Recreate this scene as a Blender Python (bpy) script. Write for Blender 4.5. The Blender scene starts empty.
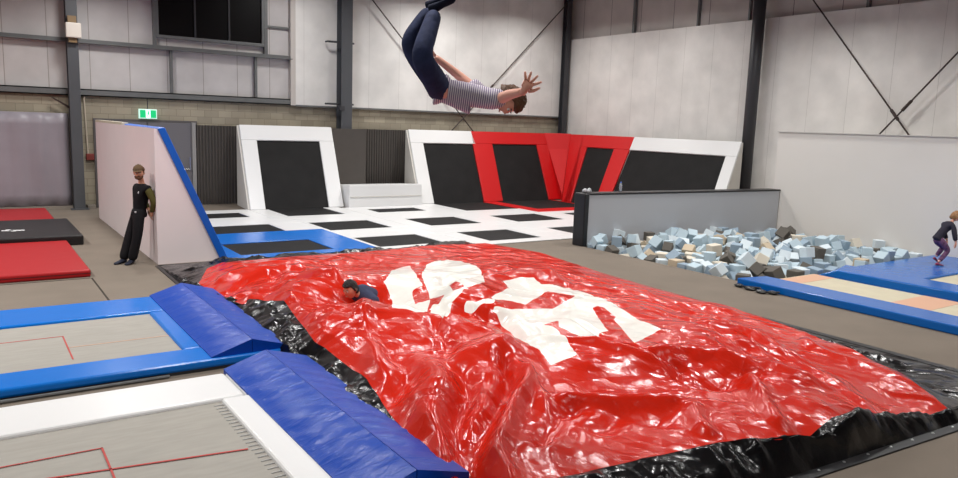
import bpy, bmesh, math, random
import numpy as np
from mathutils import Vector, Matrix, Euler
random.seed(7)
SC=bpy.context.scene
COL=SC.collection
PI=math.pi

# ------------------------------------------------------------------ materials
def lin(c):
    return tuple(((v/255)/12.92 if v/255<=.04045 else ((v/255+.055)/1.055)**2.4) for v in c)+(1,)
MATS={}
def mat(name,rgb,rough=.6,spec=.5,var=0,vscale=3,bump=0,bscale=40,coat=0,metal=0,emit=None,estr=0,stretch=None,sheen=0,trans=0):
    if name in MATS: return MATS[name]
    m=bpy.data.materials.new(name); m.use_nodes=True; n=m.node_tree.nodes; l=m.node_tree.links
    b=n['Principled BSDF']; b.inputs['Base Color'].default_value=lin(rgb); b.inputs['Roughness'].default_value=rough
    b.inputs['Specular IOR Level'].default_value=spec; b.inputs['Metallic'].default_value=metal
    b.inputs['Coat Weight'].default_value=coat; b.inputs['Coat Roughness'].default_value=.12
    b.inputs['Sheen Weight'].default_value=sheen
    if trans: b.inputs['Transmission Weight'].default_value=trans
    tc=n.new('ShaderNodeTexCoord'); src=tc.outputs['Object']
    if stretch:
        mp=n.new('ShaderNodeMapping'); mp.inputs['Scale'].default_value=stretch; l.new(src,mp.inputs[0]); src=mp.outputs[0]
    if var:
        nz=n.new('ShaderNodeTexNoise'); nz.inputs['Scale'].default_value=vscale; nz.inputs['Detail'].default_value=5; l.new(src,nz.inputs[0])
        rp=n.new('ShaderNodeValToRGB'); c=lin(rgb)
        rp.color_ramp.elements[0].position=.3; rp.color_ramp.elements[1].position=.7
        rp.color_ramp.elements[0].color=tuple(v*(1-var) for v in c[:3])+(1,); rp.color_ramp.elements[1].color=tuple(min(1,v*(1+var)) for v in c[:3])+(1,)
        l.new(nz.outputs[0],rp.inputs[0]); l.new(rp.outputs[0],b.inputs['Base Color'])
    if bump:
        nb=n.new('ShaderNodeTexNoise'); nb.inputs['Scale'].default_value=bscale; nb.inputs['Detail'].default_value=3; l.new(src,nb.inputs[0])
        bp=n.new('ShaderNodeBump'); bp.inputs['Strength'].default_value=bump; bp.inputs['Distance'].default_value=.02; l.new(nb.outputs[0],bp.inputs['Height']); l.new(bp.outputs[0],b.inputs['Normal'])
    if emit: b.inputs['Emission Color'].default_value=lin(emit); b.inputs['Emission Strength'].default_value=estr
    MATS[name]=m; return m

def brick_mat(name,rgb,mortar,w,h,plane='xz',ms=.01,rough=.9,off=.5,var=.12,bump=.4):
    m=mat(name,rgb,rough); n=m.node_tree.nodes; l=m.node_tree.links; b=n['Principled BSDF']
    g=n.new('ShaderNodeNewGeometry'); s=n.new('ShaderNodeSeparateXYZ'); l.new(g.outputs['Position'],s.inputs[0])
    c=n.new('ShaderNodeCombineXYZ'); l.new(s.outputs['X' if plane[0]=='x' else 'Y'],c.inputs[0]); l.new(s.outputs['Z'],c.inputs[1])
    br=n.new('ShaderNodeTexBrick'); l.new(c.outputs[0],br.inputs['Vector'])
    br.offset=off; br.inputs['Scale'].default_value=1; br.inputs['Brick Width'].default_value=w; br.inputs['Row Height'].default_value=h; br.inputs['Mortar Size'].default_value=ms
    cc=lin(rgb); br.inputs['Color1'].default_value=tuple(v*(1-var) for v in cc[:3])+(1,); br.inputs['Color2'].default_value=tuple(v*(1+var) for v in cc[:3])+(1,); br.inputs['Mortar'].default_value=lin(mortar)
    nz=n.new('ShaderNodeTexNoise'); nz.inputs['Scale'].default_value=1.2; nz.inputs['Detail'].default_value=6; l.new(g.outputs['Position'],nz.inputs[0])
    mr=n.new('ShaderNodeMapRange'); mr.inputs[1].default_value=.3; mr.inputs[2].default_value=.7; mr.inputs[3].default_value=.88; mr.inputs[4].default_value=1.08; l.new(nz.outputs[0],mr.inputs[0])
    mx=n.new('ShaderNodeMix'); mx.data_type='RGBA'; mx.blend_type='MULTIPLY'; mx.inputs[0].default_value=1; l.new(br.outputs[0],mx.inputs[6]); l.new(mr.outputs[0],mx.inputs[7]); l.new(mx.outputs[2],b.inputs['Base Color'])
    if bump:
        bp=n.new('ShaderNodeBump'); bp.inputs['Strength'].default_value=bump; bp.inputs['Distance'].default_value=.01; bp.invert=True; l.new(br.outputs['Fac'],bp.inputs['Height']); l.new(bp.outputs[0],b.inputs['Normal'])
    return m

def stripe_mat(name,a,b_,freq,axis='Z',rough=.8,duty=.5):
    m=mat(name,a,rough); n=m.node_tree.nodes; l=m.node_tree.links; b=n['Principled BSDF']
    at=n.new('ShaderNodeAttribute'); at.attribute_name='stripe'
    k=n.new('ShaderNodeMath'); k.operation='MULTIPLY'; k.inputs[1].default_value=freq; l.new(at.outputs['Fac'],k.inputs[0])
    f=n.new('ShaderNodeMath'); f.operation='FRACT'; l.new(k.outputs[0],f.inputs[0])
    g=n.new('ShaderNodeMath'); g.operation='LESS_THAN'; g.inputs[1].default_value=duty; l.new(f.outputs[0],g.inputs[0])
    mx=n.new('ShaderNodeMix'); mx.data_type='RGBA'; l.new(g.outputs[0],mx.inputs[0]); mx.inputs[6].default_value=lin(a); mx.inputs[7].default_value=lin(b_); l.new(mx.outputs[2],b.inputs['Base Color'])
    return m

def vinyl(name,rgb,rough=.3,bscale=2.2,bump=.5,stretch=(1,1,1),coat=.35,fine=.25,letters=False,facets=False):
    """glossy crinkled PVC: broad creases + fine crinkle in the bump"""
    m=mat(name,rgb,rough,.34,coat=coat); n=m.node_tree.nodes; l=m.node_tree.links; b=n['Principled BSDF']
    b.inputs['Coat Roughness'].default_value=.2
    tc=n.new('ShaderNodeTexCoord'); mp=n.new('ShaderNodeMapping'); mp.inputs['Scale'].default_value=stretch; l.new(tc.outputs['Object'],mp.inputs[0])
    wn=n.new('ShaderNodeTexNoise'); wn.inputs['Scale'].default_value=bscale*.6; wn.inputs['Detail'].default_value=2; l.new(mp.outputs[0],wn.inputs[0])
    add=n.new('ShaderNodeMix'); add.data_type='RGBA'; add.blend_type='ADD'; add.inputs[0].default_value=.5; l.new(mp.outputs[0],add.inputs[6]); l.new(wn.outputs['Color'],add.inputs[7])
    def rid(sc,det):
        q=n.new('ShaderNodeTexNoise'); q.noise_dimensions='3D'; q.noise_type='RIDGED_MULTIFRACTAL'; q.normalize=False; q.inputs['Scale'].default_value=sc; q.inputs['Detail'].default_value=det; q.inputs['Roughness'].default_value=.35; l.new(add.outputs[2],q.inputs['Vector']); return q
    v1=rid(bscale*.55,1.5); v2=rid(bscale*1.7,1.0)
    n2=n.new('ShaderNodeTexNoise'); n2.inputs['Scale'].default_value=bscale*4; n2.inputs['Detail'].default_value=3; n2.inputs['Distortion'].default_value=1.2; l.new(mp.outputs[0],n2.inputs[0])
    if facets:
        acc=None
        for k,(ang,sc,am) in enumerate(((.5,1.1,1),(1.7,1.9,.72),(2.7,3.0,.45),(.1,4.6,.25),(2.1,7.0,.12))):
            m2=n.new('ShaderNodeMapping'); m2.inputs['Rotation'].default_value=(.2*k,.15*k,ang); l.new(tc.outputs['Object'],m2.inputs[0])
            wv=n.new('ShaderNodeTexWave'); wv.wave_type='BANDS'; wv.wave_profile='TRI'; wv.inputs['Scale'].default_value=sc*.32; wv.inputs['Distortion'].default_value=5.5; wv.inputs['Detail'].default_value=1.2; wv.inputs['Detail Scale'].default_value=1.1; wv.inputs['Phase Offset'].default_value=k*2.3; l.new(m2.outputs[0],wv.inputs[0])
            ma=n.new('ShaderNodeMath'); ma.operation='MULTIPLY_ADD'; l.new(wv.outputs['Fac'],ma.inputs[0]); ma.inputs[1].default_value=am
            if acc: l.new(acc,ma.inputs[2])
            else: ma.inputs[2].default_value=0
            acc=ma.outputs[0]
        mk=n.new('ShaderNodeTexNoise'); mk.inputs['Scale'].default_value=.9; mk.inputs['Detail'].default_value=2; l.new(tc.outputs['Object'],mk.inputs[0])
        mr=n.new('ShaderNodeMapRange'); mr.inputs[1].default_value=.36; mr.inputs[2].default_value=.66; mr.inputs[3].default_value=.12; mr.inputs[4].default_value=1; l.new(mk.outputs[0],mr.inputs[0])
        mm=n.new('ShaderNodeMath'); mm.operation='MULTIPLY'; l.new(acc,mm.inputs[0]); l.new(mr.outputs[0],mm.inputs[1]); acc=mm.outputs[0]
    a1=n.new('ShaderNodeMath'); a1.operation='MULTIPLY_ADD'; l.new(v2.outputs[0],a1.inputs[0]); a1.inputs[1].default_value=.3; l.new(v1.outputs[0],a1.inputs[2])
    a2=n.new('ShaderNodeMath'); a2.operation='MULTIPLY_ADD'; l.new(n2.outputs[0],a2.inputs[0]); a2.inputs[1].default_value=fine; l.new(a1.outputs[0],a2.inputs[2])
    bp=n.new('ShaderNodeBump'); bp.inputs['Strength'].default_value=bump; bp.inputs['Distance'].default_value=.05; hm=n.new('ShaderNodeMath'); hm.operation='MULTIPLY_ADD'; hm.inputs[1].default_value=.30; l.new(a2.outputs[0],hm.inputs[0])
    if facets: l.new(acc,hm.inputs[2])
    l.new(hm.outputs[0] if facets else a2.outputs[0],bp.inputs['Height']); l.new(bp.outputs[0],b.inputs['Normal']); l.new(bp.outputs[0],b.inputs['Coat Normal'])
    if letters:
        at=n.new('ShaderNodeAttribute'); at.attribute_name='print_distance'
        lt=n.new('ShaderNodeMath'); lt.operation='LESS_THAN'; lt.inputs[1].default_value=0; l.new(at.outputs['Fac'],lt.inputs[0])
        sm=n.new('ShaderNodeMapRange'); l.new(lt.outputs[0],sm.inputs[0]); sm.inputs[3].default_value=bump; sm.inputs[4].default_value=bump*.35; l.new(sm.outputs[0],bp.inputs['Strength'])
        mx=n.new('ShaderNodeMix'); mx.data_type='RGBA'; l.new(lt.outputs[0],mx.inputs[0]); mx.inputs[6].default_value=lin(rgb); mx.inputs[7].default_value=lin((238,236,228)); l.new(mx.outputs[2],b.inputs['Base Color'])
    return m

# ------------------------------------------------------------------ objects
def setp(o,label=None,cat=None,group=None,kind=None):
    if label: o['label']=label
    if cat: o['category']=cat
    if group: o['group']=group
    if kind: o['kind']=kind
    return o
def empty(name,loc,label,cat,group=None,rz=0):
    o=bpy.data.objects.new(name,None); COL.objects.link(o); o.location=loc; o.rotation_euler=(0,0,rz); o.empty_display_size=.1
    return setp(o,label,cat,group)
def link(name,me,m=None,parent=None,smooth=False,bevel=0,seg=2,mats=None):
    """world-space mesh -> object; its origin is put at its own base (or at its parent's origin)"""
    o=bpy.data.objects.new(name,me); COL.objects.link(o)
    for k in (mats or ([m] if m else [])): me.materials.append(k)
    if smooth: me.polygons.foreach_set('use_smooth',[True]*len(me.polygons))
    if parent is not None:
        o.parent=parent
        me.transform(world(parent).inverted())
    if bevel:
        b=o.modifiers.new('bevel','BEVEL'); b.width=bevel; b.segments=seg; b.limit_method='ANGLE'; b.angle_limit=.6
    return o
def world(o):
    M=Matrix.Translation(o.location)@o.rotation_euler.to_matrix().to_4x4()
    return world(o.parent)@M if o.parent else M
class MB:
    def __init__(s): s.v=[]; s.f=[]; s.mi=[]
    def add(s,vs,fs,mi=0):
        b=len(s.v); s.v+= [tuple(v) for v in vs]; s.f+=[tuple(b+k for k in f) for f in fs]; s.mi+=[mi]*len(fs); return s
    def hexa(s,p,mi=0):   # 4 bottom corners ccw then 4 top corners
        return s.add(p,[(3,2,1,0),(4,5,6,7),(0,1,5,4),(1,2,6,5),(2,3,7,6),(3,0,4,7)],mi)
    def box(s,x0,x1,y0,y1,z0,z1,mi=0):
        return s.hexa([(x0,y0,z0),(x1,y0,z0),(x1,y1,z0),(x0,y1,z0),(x0,y0,z1),(x1,y0,z1),(x1,y1,z1),(x0,y1,z1)],mi)
    def slab(s,quad,n,t,mi=0):     # a quad (list of 4 points) thickened by t along -n
        n=Vector(n).normalized(); q=[Vector(p) for p in quad]; return s.hexa([p-n*t for p in q]+q,mi)
    def prism(s,poly,axis,a,b,mi=0):  # poly in the two other axes
        k=len(poly)
        def P(c,u,v): return (c,u,v) if axis=='x' else ((u,c,v) if axis=='y' else (u,v,c))
        vs=[P(a,*p) for p in poly]+[P(b,*p) for p in poly]
        return s.add(vs,[tuple(range(k))[::-1],tuple(range(k,2*k))]+[(i,(i+1)%k,k+(i+1)%k,k+i) for i in range(k)],mi)
    def tube(s,pts,r,seg=8,mi=0,cap=True):
        pts=[Vector(p) for p in pts]; rs=r if isinstance(r,(list,tuple)) else [r]*len(pts); rings=[]
        for i,p in enumerate(pts):
            d=(pts[min(i+1,len(pts)-1)]-pts[max(i-1,0)]).normalized()
            a=d.cross(Vector((0,0,1))); a=a.normalized() if a.length>1e-3 else Vector((1,0,0)); c=d.cross(a).normalized()
            rings.append([p+(a*math.cos(2*PI*k/seg)+c*math.sin(2*PI*k/seg))*rs[i] for k in range(seg)])
        vs=[v for r_ in rings for v in r_]; fs=[(i*seg+k,i*seg+(k+1)%seg,(i+1)*seg+(k+1)%seg,(i+1)*seg+k) for i in range(len(pts)-1) for k in range(seg)]
        if cap: fs+=[tuple(range(seg))[::-1],tuple((len(pts)-1)*seg+k for k in range(seg))]
        return s.add(vs,fs,mi)
    def ball(s,c,r,mi=0,nu=12,nv=8):
        r=r if isinstance(r,(tuple,list)) else (r,r,r); vs=[(c[0],c[1],c[2]+r[2])]
        for j in range(1,nv):
            for i in range(nu):
                a=PI*j/nv; b=2*PI*i/nu; vs.append((c[0]+r[0]*math.sin(a)*math.cos(b),c[1]+r[1]*math.sin(a)*math.sin(b),c[2]+r[2]*math.cos(a)))
        vs.append((c[0],c[1],c[2]-r[2])); L=len(vs)-1
        fs=[(0,1+i,1+(i+1)%nu) for i in range(nu)]+[(1+j*nu+i,1+(j+1)*nu+i,1+(j+1)*nu+(i+1)%nu,1+j*nu+(i+1)%nu) for j in range(nv-2) for i in range(nu)]+[(L,1+(nv-2)*nu+(i+1)%nu,1+(nv-2)*nu+i) for i in range(nu)]
        return s.add(vs,fs,mi)
    def mesh(s,name):
        me=bpy.data.meshes.new(name); me.from_pydata(s.v,[],s.f); me.polygons.foreach_set('material_index',s.mi); me.validate()
        bm=bmesh.new(); bm.from_mesh(me); bmesh.ops.recalc_face_normals(bm,faces=bm.faces); bm.to_mesh(me); bm.free(); me.update(); return me
    def build(s,name,m,parent=None,smooth=False,bevel=0,seg=2,mats=None,rebase=True):
        vs=s.v
        me=s.mesh(name)
        if parent is None and rebase:   # origin at the base centre
            xs,ys,zs=zip(*vs); c=Vector(((min(xs)+max(xs))/2,(min(ys)+max(ys))/2,min(zs))); me.transform(Matrix.Translation(-c))
            o=link(name,me,m,None,smooth,bevel,seg,mats); o.location=c; return o
        return link(name,me,m,parent,smooth,bevel,seg,mats)
def structure(o): o['kind']='structure'; return o

# ------------------------------------------------------------------ camera
def camera():
    f=750.; pitch=math.radians(8.65); roll=.0345; yaw=math.radians(34.6)
    fw=Vector((math.sin(yaw)*math.cos(pitch),math.cos(yaw)*math.cos(pitch),-math.sin(pitch)))
    r0=Vector((math.cos(yaw),-math.sin(yaw),0)); u0=r0.cross(fw)
    R=r0*math.cos(roll)+u0*math.sin(roll); U=-r0*math.sin(roll)+u0*math.cos(roll)
    cam=bpy.data.cameras.new('camera'); cam.sensor_width=36; cam.lens=f*36/958; cam.clip_end=100; cam.clip_start=.05
    o=bpy.data.objects.new('camera',cam); COL.objects.link(o)
    M=Matrix((R,U,-fw)).transposed().to_4x4(); M.translation=Vector((0,0,2.65)); o.matrix_world=M; SC.camera=o
camera()
SC.view_settings.view_transform='Standard'; SC.view_settings.look='None'; SC.view_settings.gamma=1; SC.view_settings.use_curve_mapping=False
SC.view_settings.exposure=0.0

# ------------------------------------------------------------------ palette
M_CARPET=mat('carpet',(124,114,103),.95,.2,var=.07,vscale=1.3,bump=.25,bscale=180)
M_SEAM=mat('seam',(62,56,50),.95,.2)
M_BLOCK=brick_mat('blockwork',(166,157,138),(136,128,112),.4,.2,'xz',.006)
M_SHEET=brick_mat('white_cladding',(228,226,222),(200,197,192),1.13,30,'xz',.006,rough=.55,off=0,var=.01,bump=.1)
M_SHEETR=brick_mat('white_cladding_side',(232,229,224),(200,196,190),1.15,30,'yz',.006,rough=.55,off=0,var=.012,bump=.1)
M_INSUL=brick_mat('insulation_sheet',(206,202,200),(160,152,146),1.0,30,'xz',.01,rough=.6,off=0,var=.03,bump=.3)
M_UPPER=brick_mat('upper_sheet',(204,196,190),(120,112,108),1.5,30,'yz',.012,rough=.7,off=0,var=.03,bump=.3)
M_STEEL=mat('grey_steel',(78,80,84),.5,.5,var=.06,vscale=2)
M_STEELD=mat('dark_steel',(58,58,62),.45,.5)
M_GALV=mat('galvanised',(112,114,114),.45,.5,metal=.2,var=.08,vscale=4)
M_WIRE=mat('brown_brace',(62,50,46),.6,.4)
M_WHITEV=vinyl('white_vinyl',(226,226,225),.38,1.2,.12,coat=.1)
M_BLUEV=vinyl('bright_blue_vinyl',(0,112,206),.26,1.6,.22,coat=.05)
M_BLUED=vinyl('royal_blue_vinyl',(0,64,166),.5,6.5,.3,(.6,2.4,1),coat=.3,fine=.1)
M_BLUED.node_tree.nodes['Principled BSDF'].inputs['Specular IOR Level'].default_value=.15
M_BLUEM=vinyl('mid_blue_vinyl',(0,96,180),.22,1.4,.12,coat=.05)
M_REDPAD=vinyl('red_pad_vinyl',(198,10,14),.45,1.2,.15,coat=.08)
M_REDMAT=vinyl('red_mat_vinyl',(172,20,26),.45,1.5,.15,coat=.05)
M_BLACKV=vinyl('black_vinyl',(11,11,13),.2,3.2,.7,coat=.12,facets=True)
M_BLACKM=vinyl('black_mat_vinyl',(34,32,33),.5,1.5,.15,coat=.1)
M_BED=mat('black_net',(25,24,24),.75,.25,var=.25,vscale=2.2,bump=.15,bscale=260)
M_BEDL=mat('pale_net',(160,156,148),.8,.25,var=.06,vscale=7,bump=.1,bscale=300,stretch=(.6,3,1))
M_BEDT=mat('tan_net',(196,188,164),.8,.25,var=.05,vscale=5)
M_ORANGE=mat('orange_band',(206,164,138),.8,.25)
M_REDLINE=mat('red_line',(186,84,80),.8,.2)
M_GREYV=vinyl('grey_vinyl',(178,180,184),.45,.8,.12,coat=.05)
M_BLACKP=mat('black_plastic',(24,24,26),.4,.5)
M_WHITEP=mat('white_board',(236,224,224),.6,.3,var=.015,vscale=2)
M_CORR=mat('corrugated_dark',(78,73,69),.6,.35,var=.05,vscale=3)
M_DOOR=mat('grey_door',(112,110,114),.5,.4)
M_CURT=mat('plastic_sheet',(150,144,152),.4,.5,var=.06,vscale=1.2,bump=.5,bscale=2.5)
M_GLASSD=mat('dark_glass',(12,10,11),.45,.15)
M_CONC=mat('concrete_kerb',(140,132,122),.9,.2,var=.06,vscale=3)
M_CEIL=mat('ceiling_sheet',(150,148,146),.8,.2)

# airbag outline, folds and printed letters, metres on the floor
RIM_LEFT = [(2.718,3.941,0.15),(2.788,4.535,0.16),(2.873,5.336,0.2),(3.006,6.126,0.24),(3.066,7.289,0.27),(3.015,7.413,0.3),(3.136,8.199,0.32),(3.241,8.986,0.38),(3.13,9.583,0.25),(2.934,9.722,0.2),(2.909,10.42,0.15),(2.85,11.649,0.1)]
RIM_BACK = [(2.85,11.649,0.1),(3.141,12.243,0.22),(3.409,12.348,0.28),(3.837,12.241,0.3),(4.675,12.169,0.32),(5.761,12.083,0.33),(7.295,12.223,0.34),(8.585,12.227,0.3)]
RIM_RIGHT = [(7.819,3.114,0.05),(7.858,3.247,0.1),(8.042,3.74,0.2),(8.287,4.432,0.25),(8.495,5.198,0.27),(8.659,5.889,0.27),(8.68,6.903,0.27),(8.681,7.87,0.27),(8.634,8.94,0.3),(8.875,10.826,0.32),(8.585,12.227,0.3)]
RIM_FRONT = [(2.718,3.941,0.15),(2.851,3.783,0.25),(3.119,3.69,0.28),(3.597,3.609,0.3),(4.059,3.567,0.3),(4.533,3.497,0.3),(4.957,3.405,0.3),(5.272,3.259,0.27),(5.533,3.219,0.22),(5.719,3.234,0.27),(5.995,3.294,0.28),(6.305,3.307,0.25),(6.974,3.194,0.1),(7.324,3.135,0.07),(7.819,3.114,0.05)]
RIDGES = [([(3.629,8.295),(3.736,7.958),(3.897,7.624),(4.11,7.412),(4.203,7.159),(4.377,6.859),(4.461,6.389),(4.387,5.919),(4.288,5.453)],0.15,0.22,1.0),([(4.573,7.233),(4.918,7.605),(5.193,7.85),(5.735,8.136),(6.411,8.378),(6.829,8.369),(7.204,8.066)],0.16,0.22,0.7),([(2.997,11.236),(3.605,11.022),(4.337,10.87)],0.1,0.3,0.4)]
FOLDS = [([(2.949,10.548),(3.518,10.671),(3.835,9.984),(3.856,9.141)],-0.09,0.1),([(3.598,10.554),(4.037,10.116),(4.044,8.921)],0.06,0.12),([(2.824,9.969),(3.281,9.957),(3.49,9.449)],-0.06,0.09),([(4.234,11.02),(4.16,9.684),(4.008,8.75)],0.06,0.1),([(2.703,3.674),(3.032,4.292),(3.403,5.014),(3.726,5.726)],-0.14,0.1),([(2.76,3.609),(3.238,4.173),(3.865,4.756),(4.474,5.253)],0.12,0.09),([(2.71,3.639),(3.255,4.375),(3.938,5.139),(4.44,5.615)],-0.12,0.09),([(2.621,3.691),(2.916,4.358),(3.137,4.906),(3.519,5.839)],0.1,0.1),([(2.619,3.804),(2.776,4.439),(3.013,5.231),(3.457,6.215)],-0.08,0.1),([(4.177,4.663),(4.507,4.452),(4.896,4.235),(5.132,3.994)],0.09,0.08),([(5.132,3.994),(4.911,3.662),(4.847,3.467)],0.07,0.07),([(5.439,4.728),(5.56,4.464),(5.857,4.238),(6.247,4.188)],-0.12,0.13),([(5.546,5.093),(5.957,4.798),(6.327,4.245),(6.788,3.792)],0.08,0.1),([(6.069,4.284),(5.726,3.717),(5.307,3.16)],0.08,0.08),([(3.551,3.994),(4.052,4.392),(4.396,4.459)],-0.08,0.1),([(4.083,4.015),(4.616,4.203),(4.816,3.837)],-0.07,0.12),([(4.968,5.987),(5.371,5.491),(5.439,4.728)],0.06,0.07),([(5.71,6.265),(5.497,5.046),(5.718,4.476)],-0.05,0.06),([(7.555,7.012),(7.641,6.057),(7.363,4.723),(6.854,3.532)],0.05,0.07),([(6.887,6.723),(6.941,5.628),(6.706,4.395)],-0.05,0.07),([(6.832,5.685),(7.333,4.958),(6.618,3.219)],0.05,0.06),([(4.82,7.114),(5.034,6.806),(4.776,6.088)],-0.12,0.12),([(3.039,6.439),(2.759,5.373),(2.739,4.669)],0.07,0.09),([(3.533,7.39),(3.414,6.238),(3.05,5.211)],-0.06,0.1),([(3.833,8.249),(3.506,6.964),(3.091,6.071)],0.07,0.1),([(4.281,7.241),(3.977,6.31),(3.387,5.442)],-0.07,0.1),([(4.893,8.978),(5.436,9.08),(5.345,8.095)],-0.04,0.08)]
LETTERS = [[(4.6,8.91),(4.69,8.99),(4.81,9.15),(5.16,9.73),(5.46,10.15),(5.76,10.54),(5.88,10.62),(6.0,10.67),(5.27,9.26),(5.2,9.06),(5.1,8.82),(5.0,8.59),(4.95,8.45),(4.89,8.47),(4.82,8.47),(4.77,8.42),(4.67,8.2),(4.51,7.88),(4.57,7.9),(4.6,7.85),(4.65,7.85),(4.7,7.84),(4.62,7.71),(4.48,7.52),(4.25,7.19),(4.2,7.21),(4.15,7.23),(4.13,7.29),(4.1,7.35),(4.06,7.39),(4.01,7.42),(3.97,7.47),(4.53,8.51),(4.55,8.61),(4.57,8.7),(4.59,8.81)],[(5.28,9.05),(5.6,9.54),(6.21,10.51),(6.33,10.56),(6.5,10.71),(6.61,10.7),(6.75,10.74),(6.82,10.67),(6.79,10.48),(6.83,10.38),(6.78,10.16),(6.5,9.61),(6.48,9.44),(6.23,8.94),(5.68,8.1),(5.49,7.79),(5.26,7.57),(5.16,7.56),(5.09,7.55),(5.01,7.55),(4.87,7.41),(4.77,7.34),(4.7,7.3),(4.68,7.3),(4.63,7.25),(4.4,6.92),(4.31,6.8),(4.32,6.92),(4.36,7.07),(4.35,7.16),(4.32,7.21),(4.51,7.49),(4.58,7.57),(4.57,7.43),(4.66,7.5),(4.79,7.65),(4.78,7.75),(4.76,7.83),(4.72,7.88),(4.85,8.12),(4.93,8.29),(4.98,8.43),(5.03,8.56)],[(4.77,7.17),(4.84,7.22),(4.87,7.18),(4.9,7.14),(4.97,7.16),(5.03,7.16),(5.1,7.17),(5.14,7.14),(5.17,7.1),(5.11,7.05),(5.06,7.06),(5.01,7.07),(4.96,7.08),(4.89,7.06),(4.81,7.03),(4.79,7.04),(4.74,7.12)],[(5.89,7.94),(6.0,7.99),(6.09,8.02),(6.18,8.04),(6.27,8.06),(6.33,8.04),(6.41,8.03),(6.49,8.03),(6.46,7.91),(6.45,7.81),(6.52,7.8),(6.58,7.79),(6.63,7.76),(6.69,7.75),(6.76,7.73),(6.86,7.74),(6.91,7.7),(6.92,7.62),(6.9,7.5),(6.87,7.38),(6.86,7.29),(6.85,7.2),(6.73,6.99),(6.74,6.92),(6.74,6.84),(6.6,6.62),(6.58,6.54),(6.55,6.45),(6.48,6.32),(6.45,6.24),(6.44,6.17),(6.42,6.1),(6.39,6.01),(6.34,5.91),(6.29,5.8),(6.26,5.7),(6.26,5.64),(6.24,5.56),(6.23,5.49),(6.23,5.43),(6.15,5.42),(6.08,5.4),(6.0,5.39),(5.87,5.33),(5.74,5.26),(5.63,5.21),(5.55,5.19),(5.6,5.28),(5.68,5.4),(5.76,5.52),(5.87,5.67),(5.99,5.83),(6.09,5.99),(6.17,6.11),(6.24,6.15),(6.27,6.25),(6.31,6.36),(6.34,6.47),(6.34,6.57),(6.24,6.56),(6.18,6.45),(6.12,6.34),(6.03,6.2),(5.89,6.01),(5.78,5.86),(5.7,5.72),(5.62,5.71),(5.57,5.72),(5.33,5.53),(5.18,5.44),(5.17,5.48),(5.15,5.54),(5.24,5.71),(5.25,5.81),(5.28,5.91),(5.3,6.0),(5.31,6.09),(5.49,6.31),(5.42,6.29),(5.35,6.28),(5.29,6.28),(5.24,6.28),(5.26,6.23),(5.27,6.16),(5.24,6.05),(5.19,5.94),(5.03,5.71),(5.04,5.68),(5.02,5.61),(4.97,5.52),(4.94,5.44),(4.86,5.31),(4.84,5.26),(4.79,5.26),(4.74,5.26),(4.68,5.27),(4.64,5.27),(4.59,5.28),(4.54,5.29),(4.56,5.35),(4.57,5.4),(4.6,5.48),(4.62,5.54),(4.64,5.61),(4.62,5.64),(4.61,5.7),(4.65,5.8),(4.64,5.85),(4.61,5.88),(4.9,6.31),(4.93,6.41),(4.97,6.53),(5.0,6.63),(5.03,6.73),(5.04,6.8),(5.05,6.9),(5.03,6.95),(5.08,6.99),(5.09,6.98),(5.13,6.95),(5.16,6.92),(5.21,6.9),(5.26,6.89),(5.32,6.9),(5.39,6.9),(5.44,6.89),(5.51,6.9),(5.58,6.91),(5.64,6.9),(5.69,6.9),(5.75,6.88),(5.79,6.86),(5.84,6.83),(5.95,6.89),(6.07,6.96),(6.19,7.02),(6.26,7.04),(6.36,7.07),(6.48,7.14),(6.45,7.19),(6.43,7.26),(6.41,7.33),(6.36,7.36),(6.35,7.45),(6.36,7.55),(6.2,7.44),(6.08,7.37),(5.9,7.22),(5.77,7.14),(5.66,7.07),(5.55,7.0),(5.51,7.04),(5.47,7.07),(5.44,7.11),(5.39,7.12),(5.32,7.13),(5.24,7.13),(5.16,7.13),(5.17,7.19),(5.27,7.26),(5.35,7.3),(5.45,7.36),(5.59,7.48),(5.72,7.57),(5.84,7.79)]]
LETTER_HOLES = [[(5.05,7.95),(5.44,8.53),(5.11,7.88),(5.08,7.69),(5.04,7.58),(4.98,7.59),(4.92,7.58),(4.86,7.57)]]
# ---- airbag surface (numpy only) ----
import numpy as np
def _hash(ix,iy,seed):
    h=(ix*374761393+iy*668265263+seed*1442695041)&0xffffffff
    h=((h^(h>>13))*1274126177)&0xffffffff
    return ((h^(h>>16))&0xffff)/65535.0
def vnoise(x,y,seed=0):
    ix=np.floor(x).astype(np.int64); iy=np.floor(y).astype(np.int64)
    fx=x-ix; fy=y-iy; u=fx*fx*fx*(fx*(fx*6-15)+10); v=fy*fy*fy*(fy*(fy*6-15)+10)
    a=_hash(ix,iy,seed);b=_hash(ix+1,iy,seed);c=_hash(ix,iy+1,seed);d=_hash(ix+1,iy+1,seed)
    return (a+(b-a)*u)*(1-v)+(c+(d-c)*u)*v
def ridged(x,y,seed=0):
    # sharp creases where the noise crosses its middle
    return .62-np.abs(2*vnoise(x,y,seed)-1)*2
def seg_field(x,y,pts):
    # distance to a polyline, its side (+ = left of travel) and the parameter 0..1
    best=np.full(x.shape,1e9); side=np.zeros(x.shape); par=np.zeros(x.shape)
    L=[0]
    for i in range(len(pts)-1): L.append(L[-1]+float(np.hypot(pts[i+1][0]-pts[i][0],pts[i+1][1]-pts[i][1])))
    for i in range(len(pts)-1):
        ax,ay=pts[i][:2]; bx,by=pts[i+1][:2]; dx,dy=bx-ax,by-ay; l2=dx*dx+dy*dy+1e-12
        t=np.clip(((x-ax)*dx+(y-ay)*dy)/l2,0,1); px=x-(ax+t*dx); py=y-(ay+t*dy); d=np.hypot(px,py)
        m=d<best; best=np.where(m,d,best); side=np.where(m,np.sign(dx*py-dy*px),side); par=np.where(m,(L[i]+t*(L[i+1]-L[i]))/L[-1],par)
    return best,side,par
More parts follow.
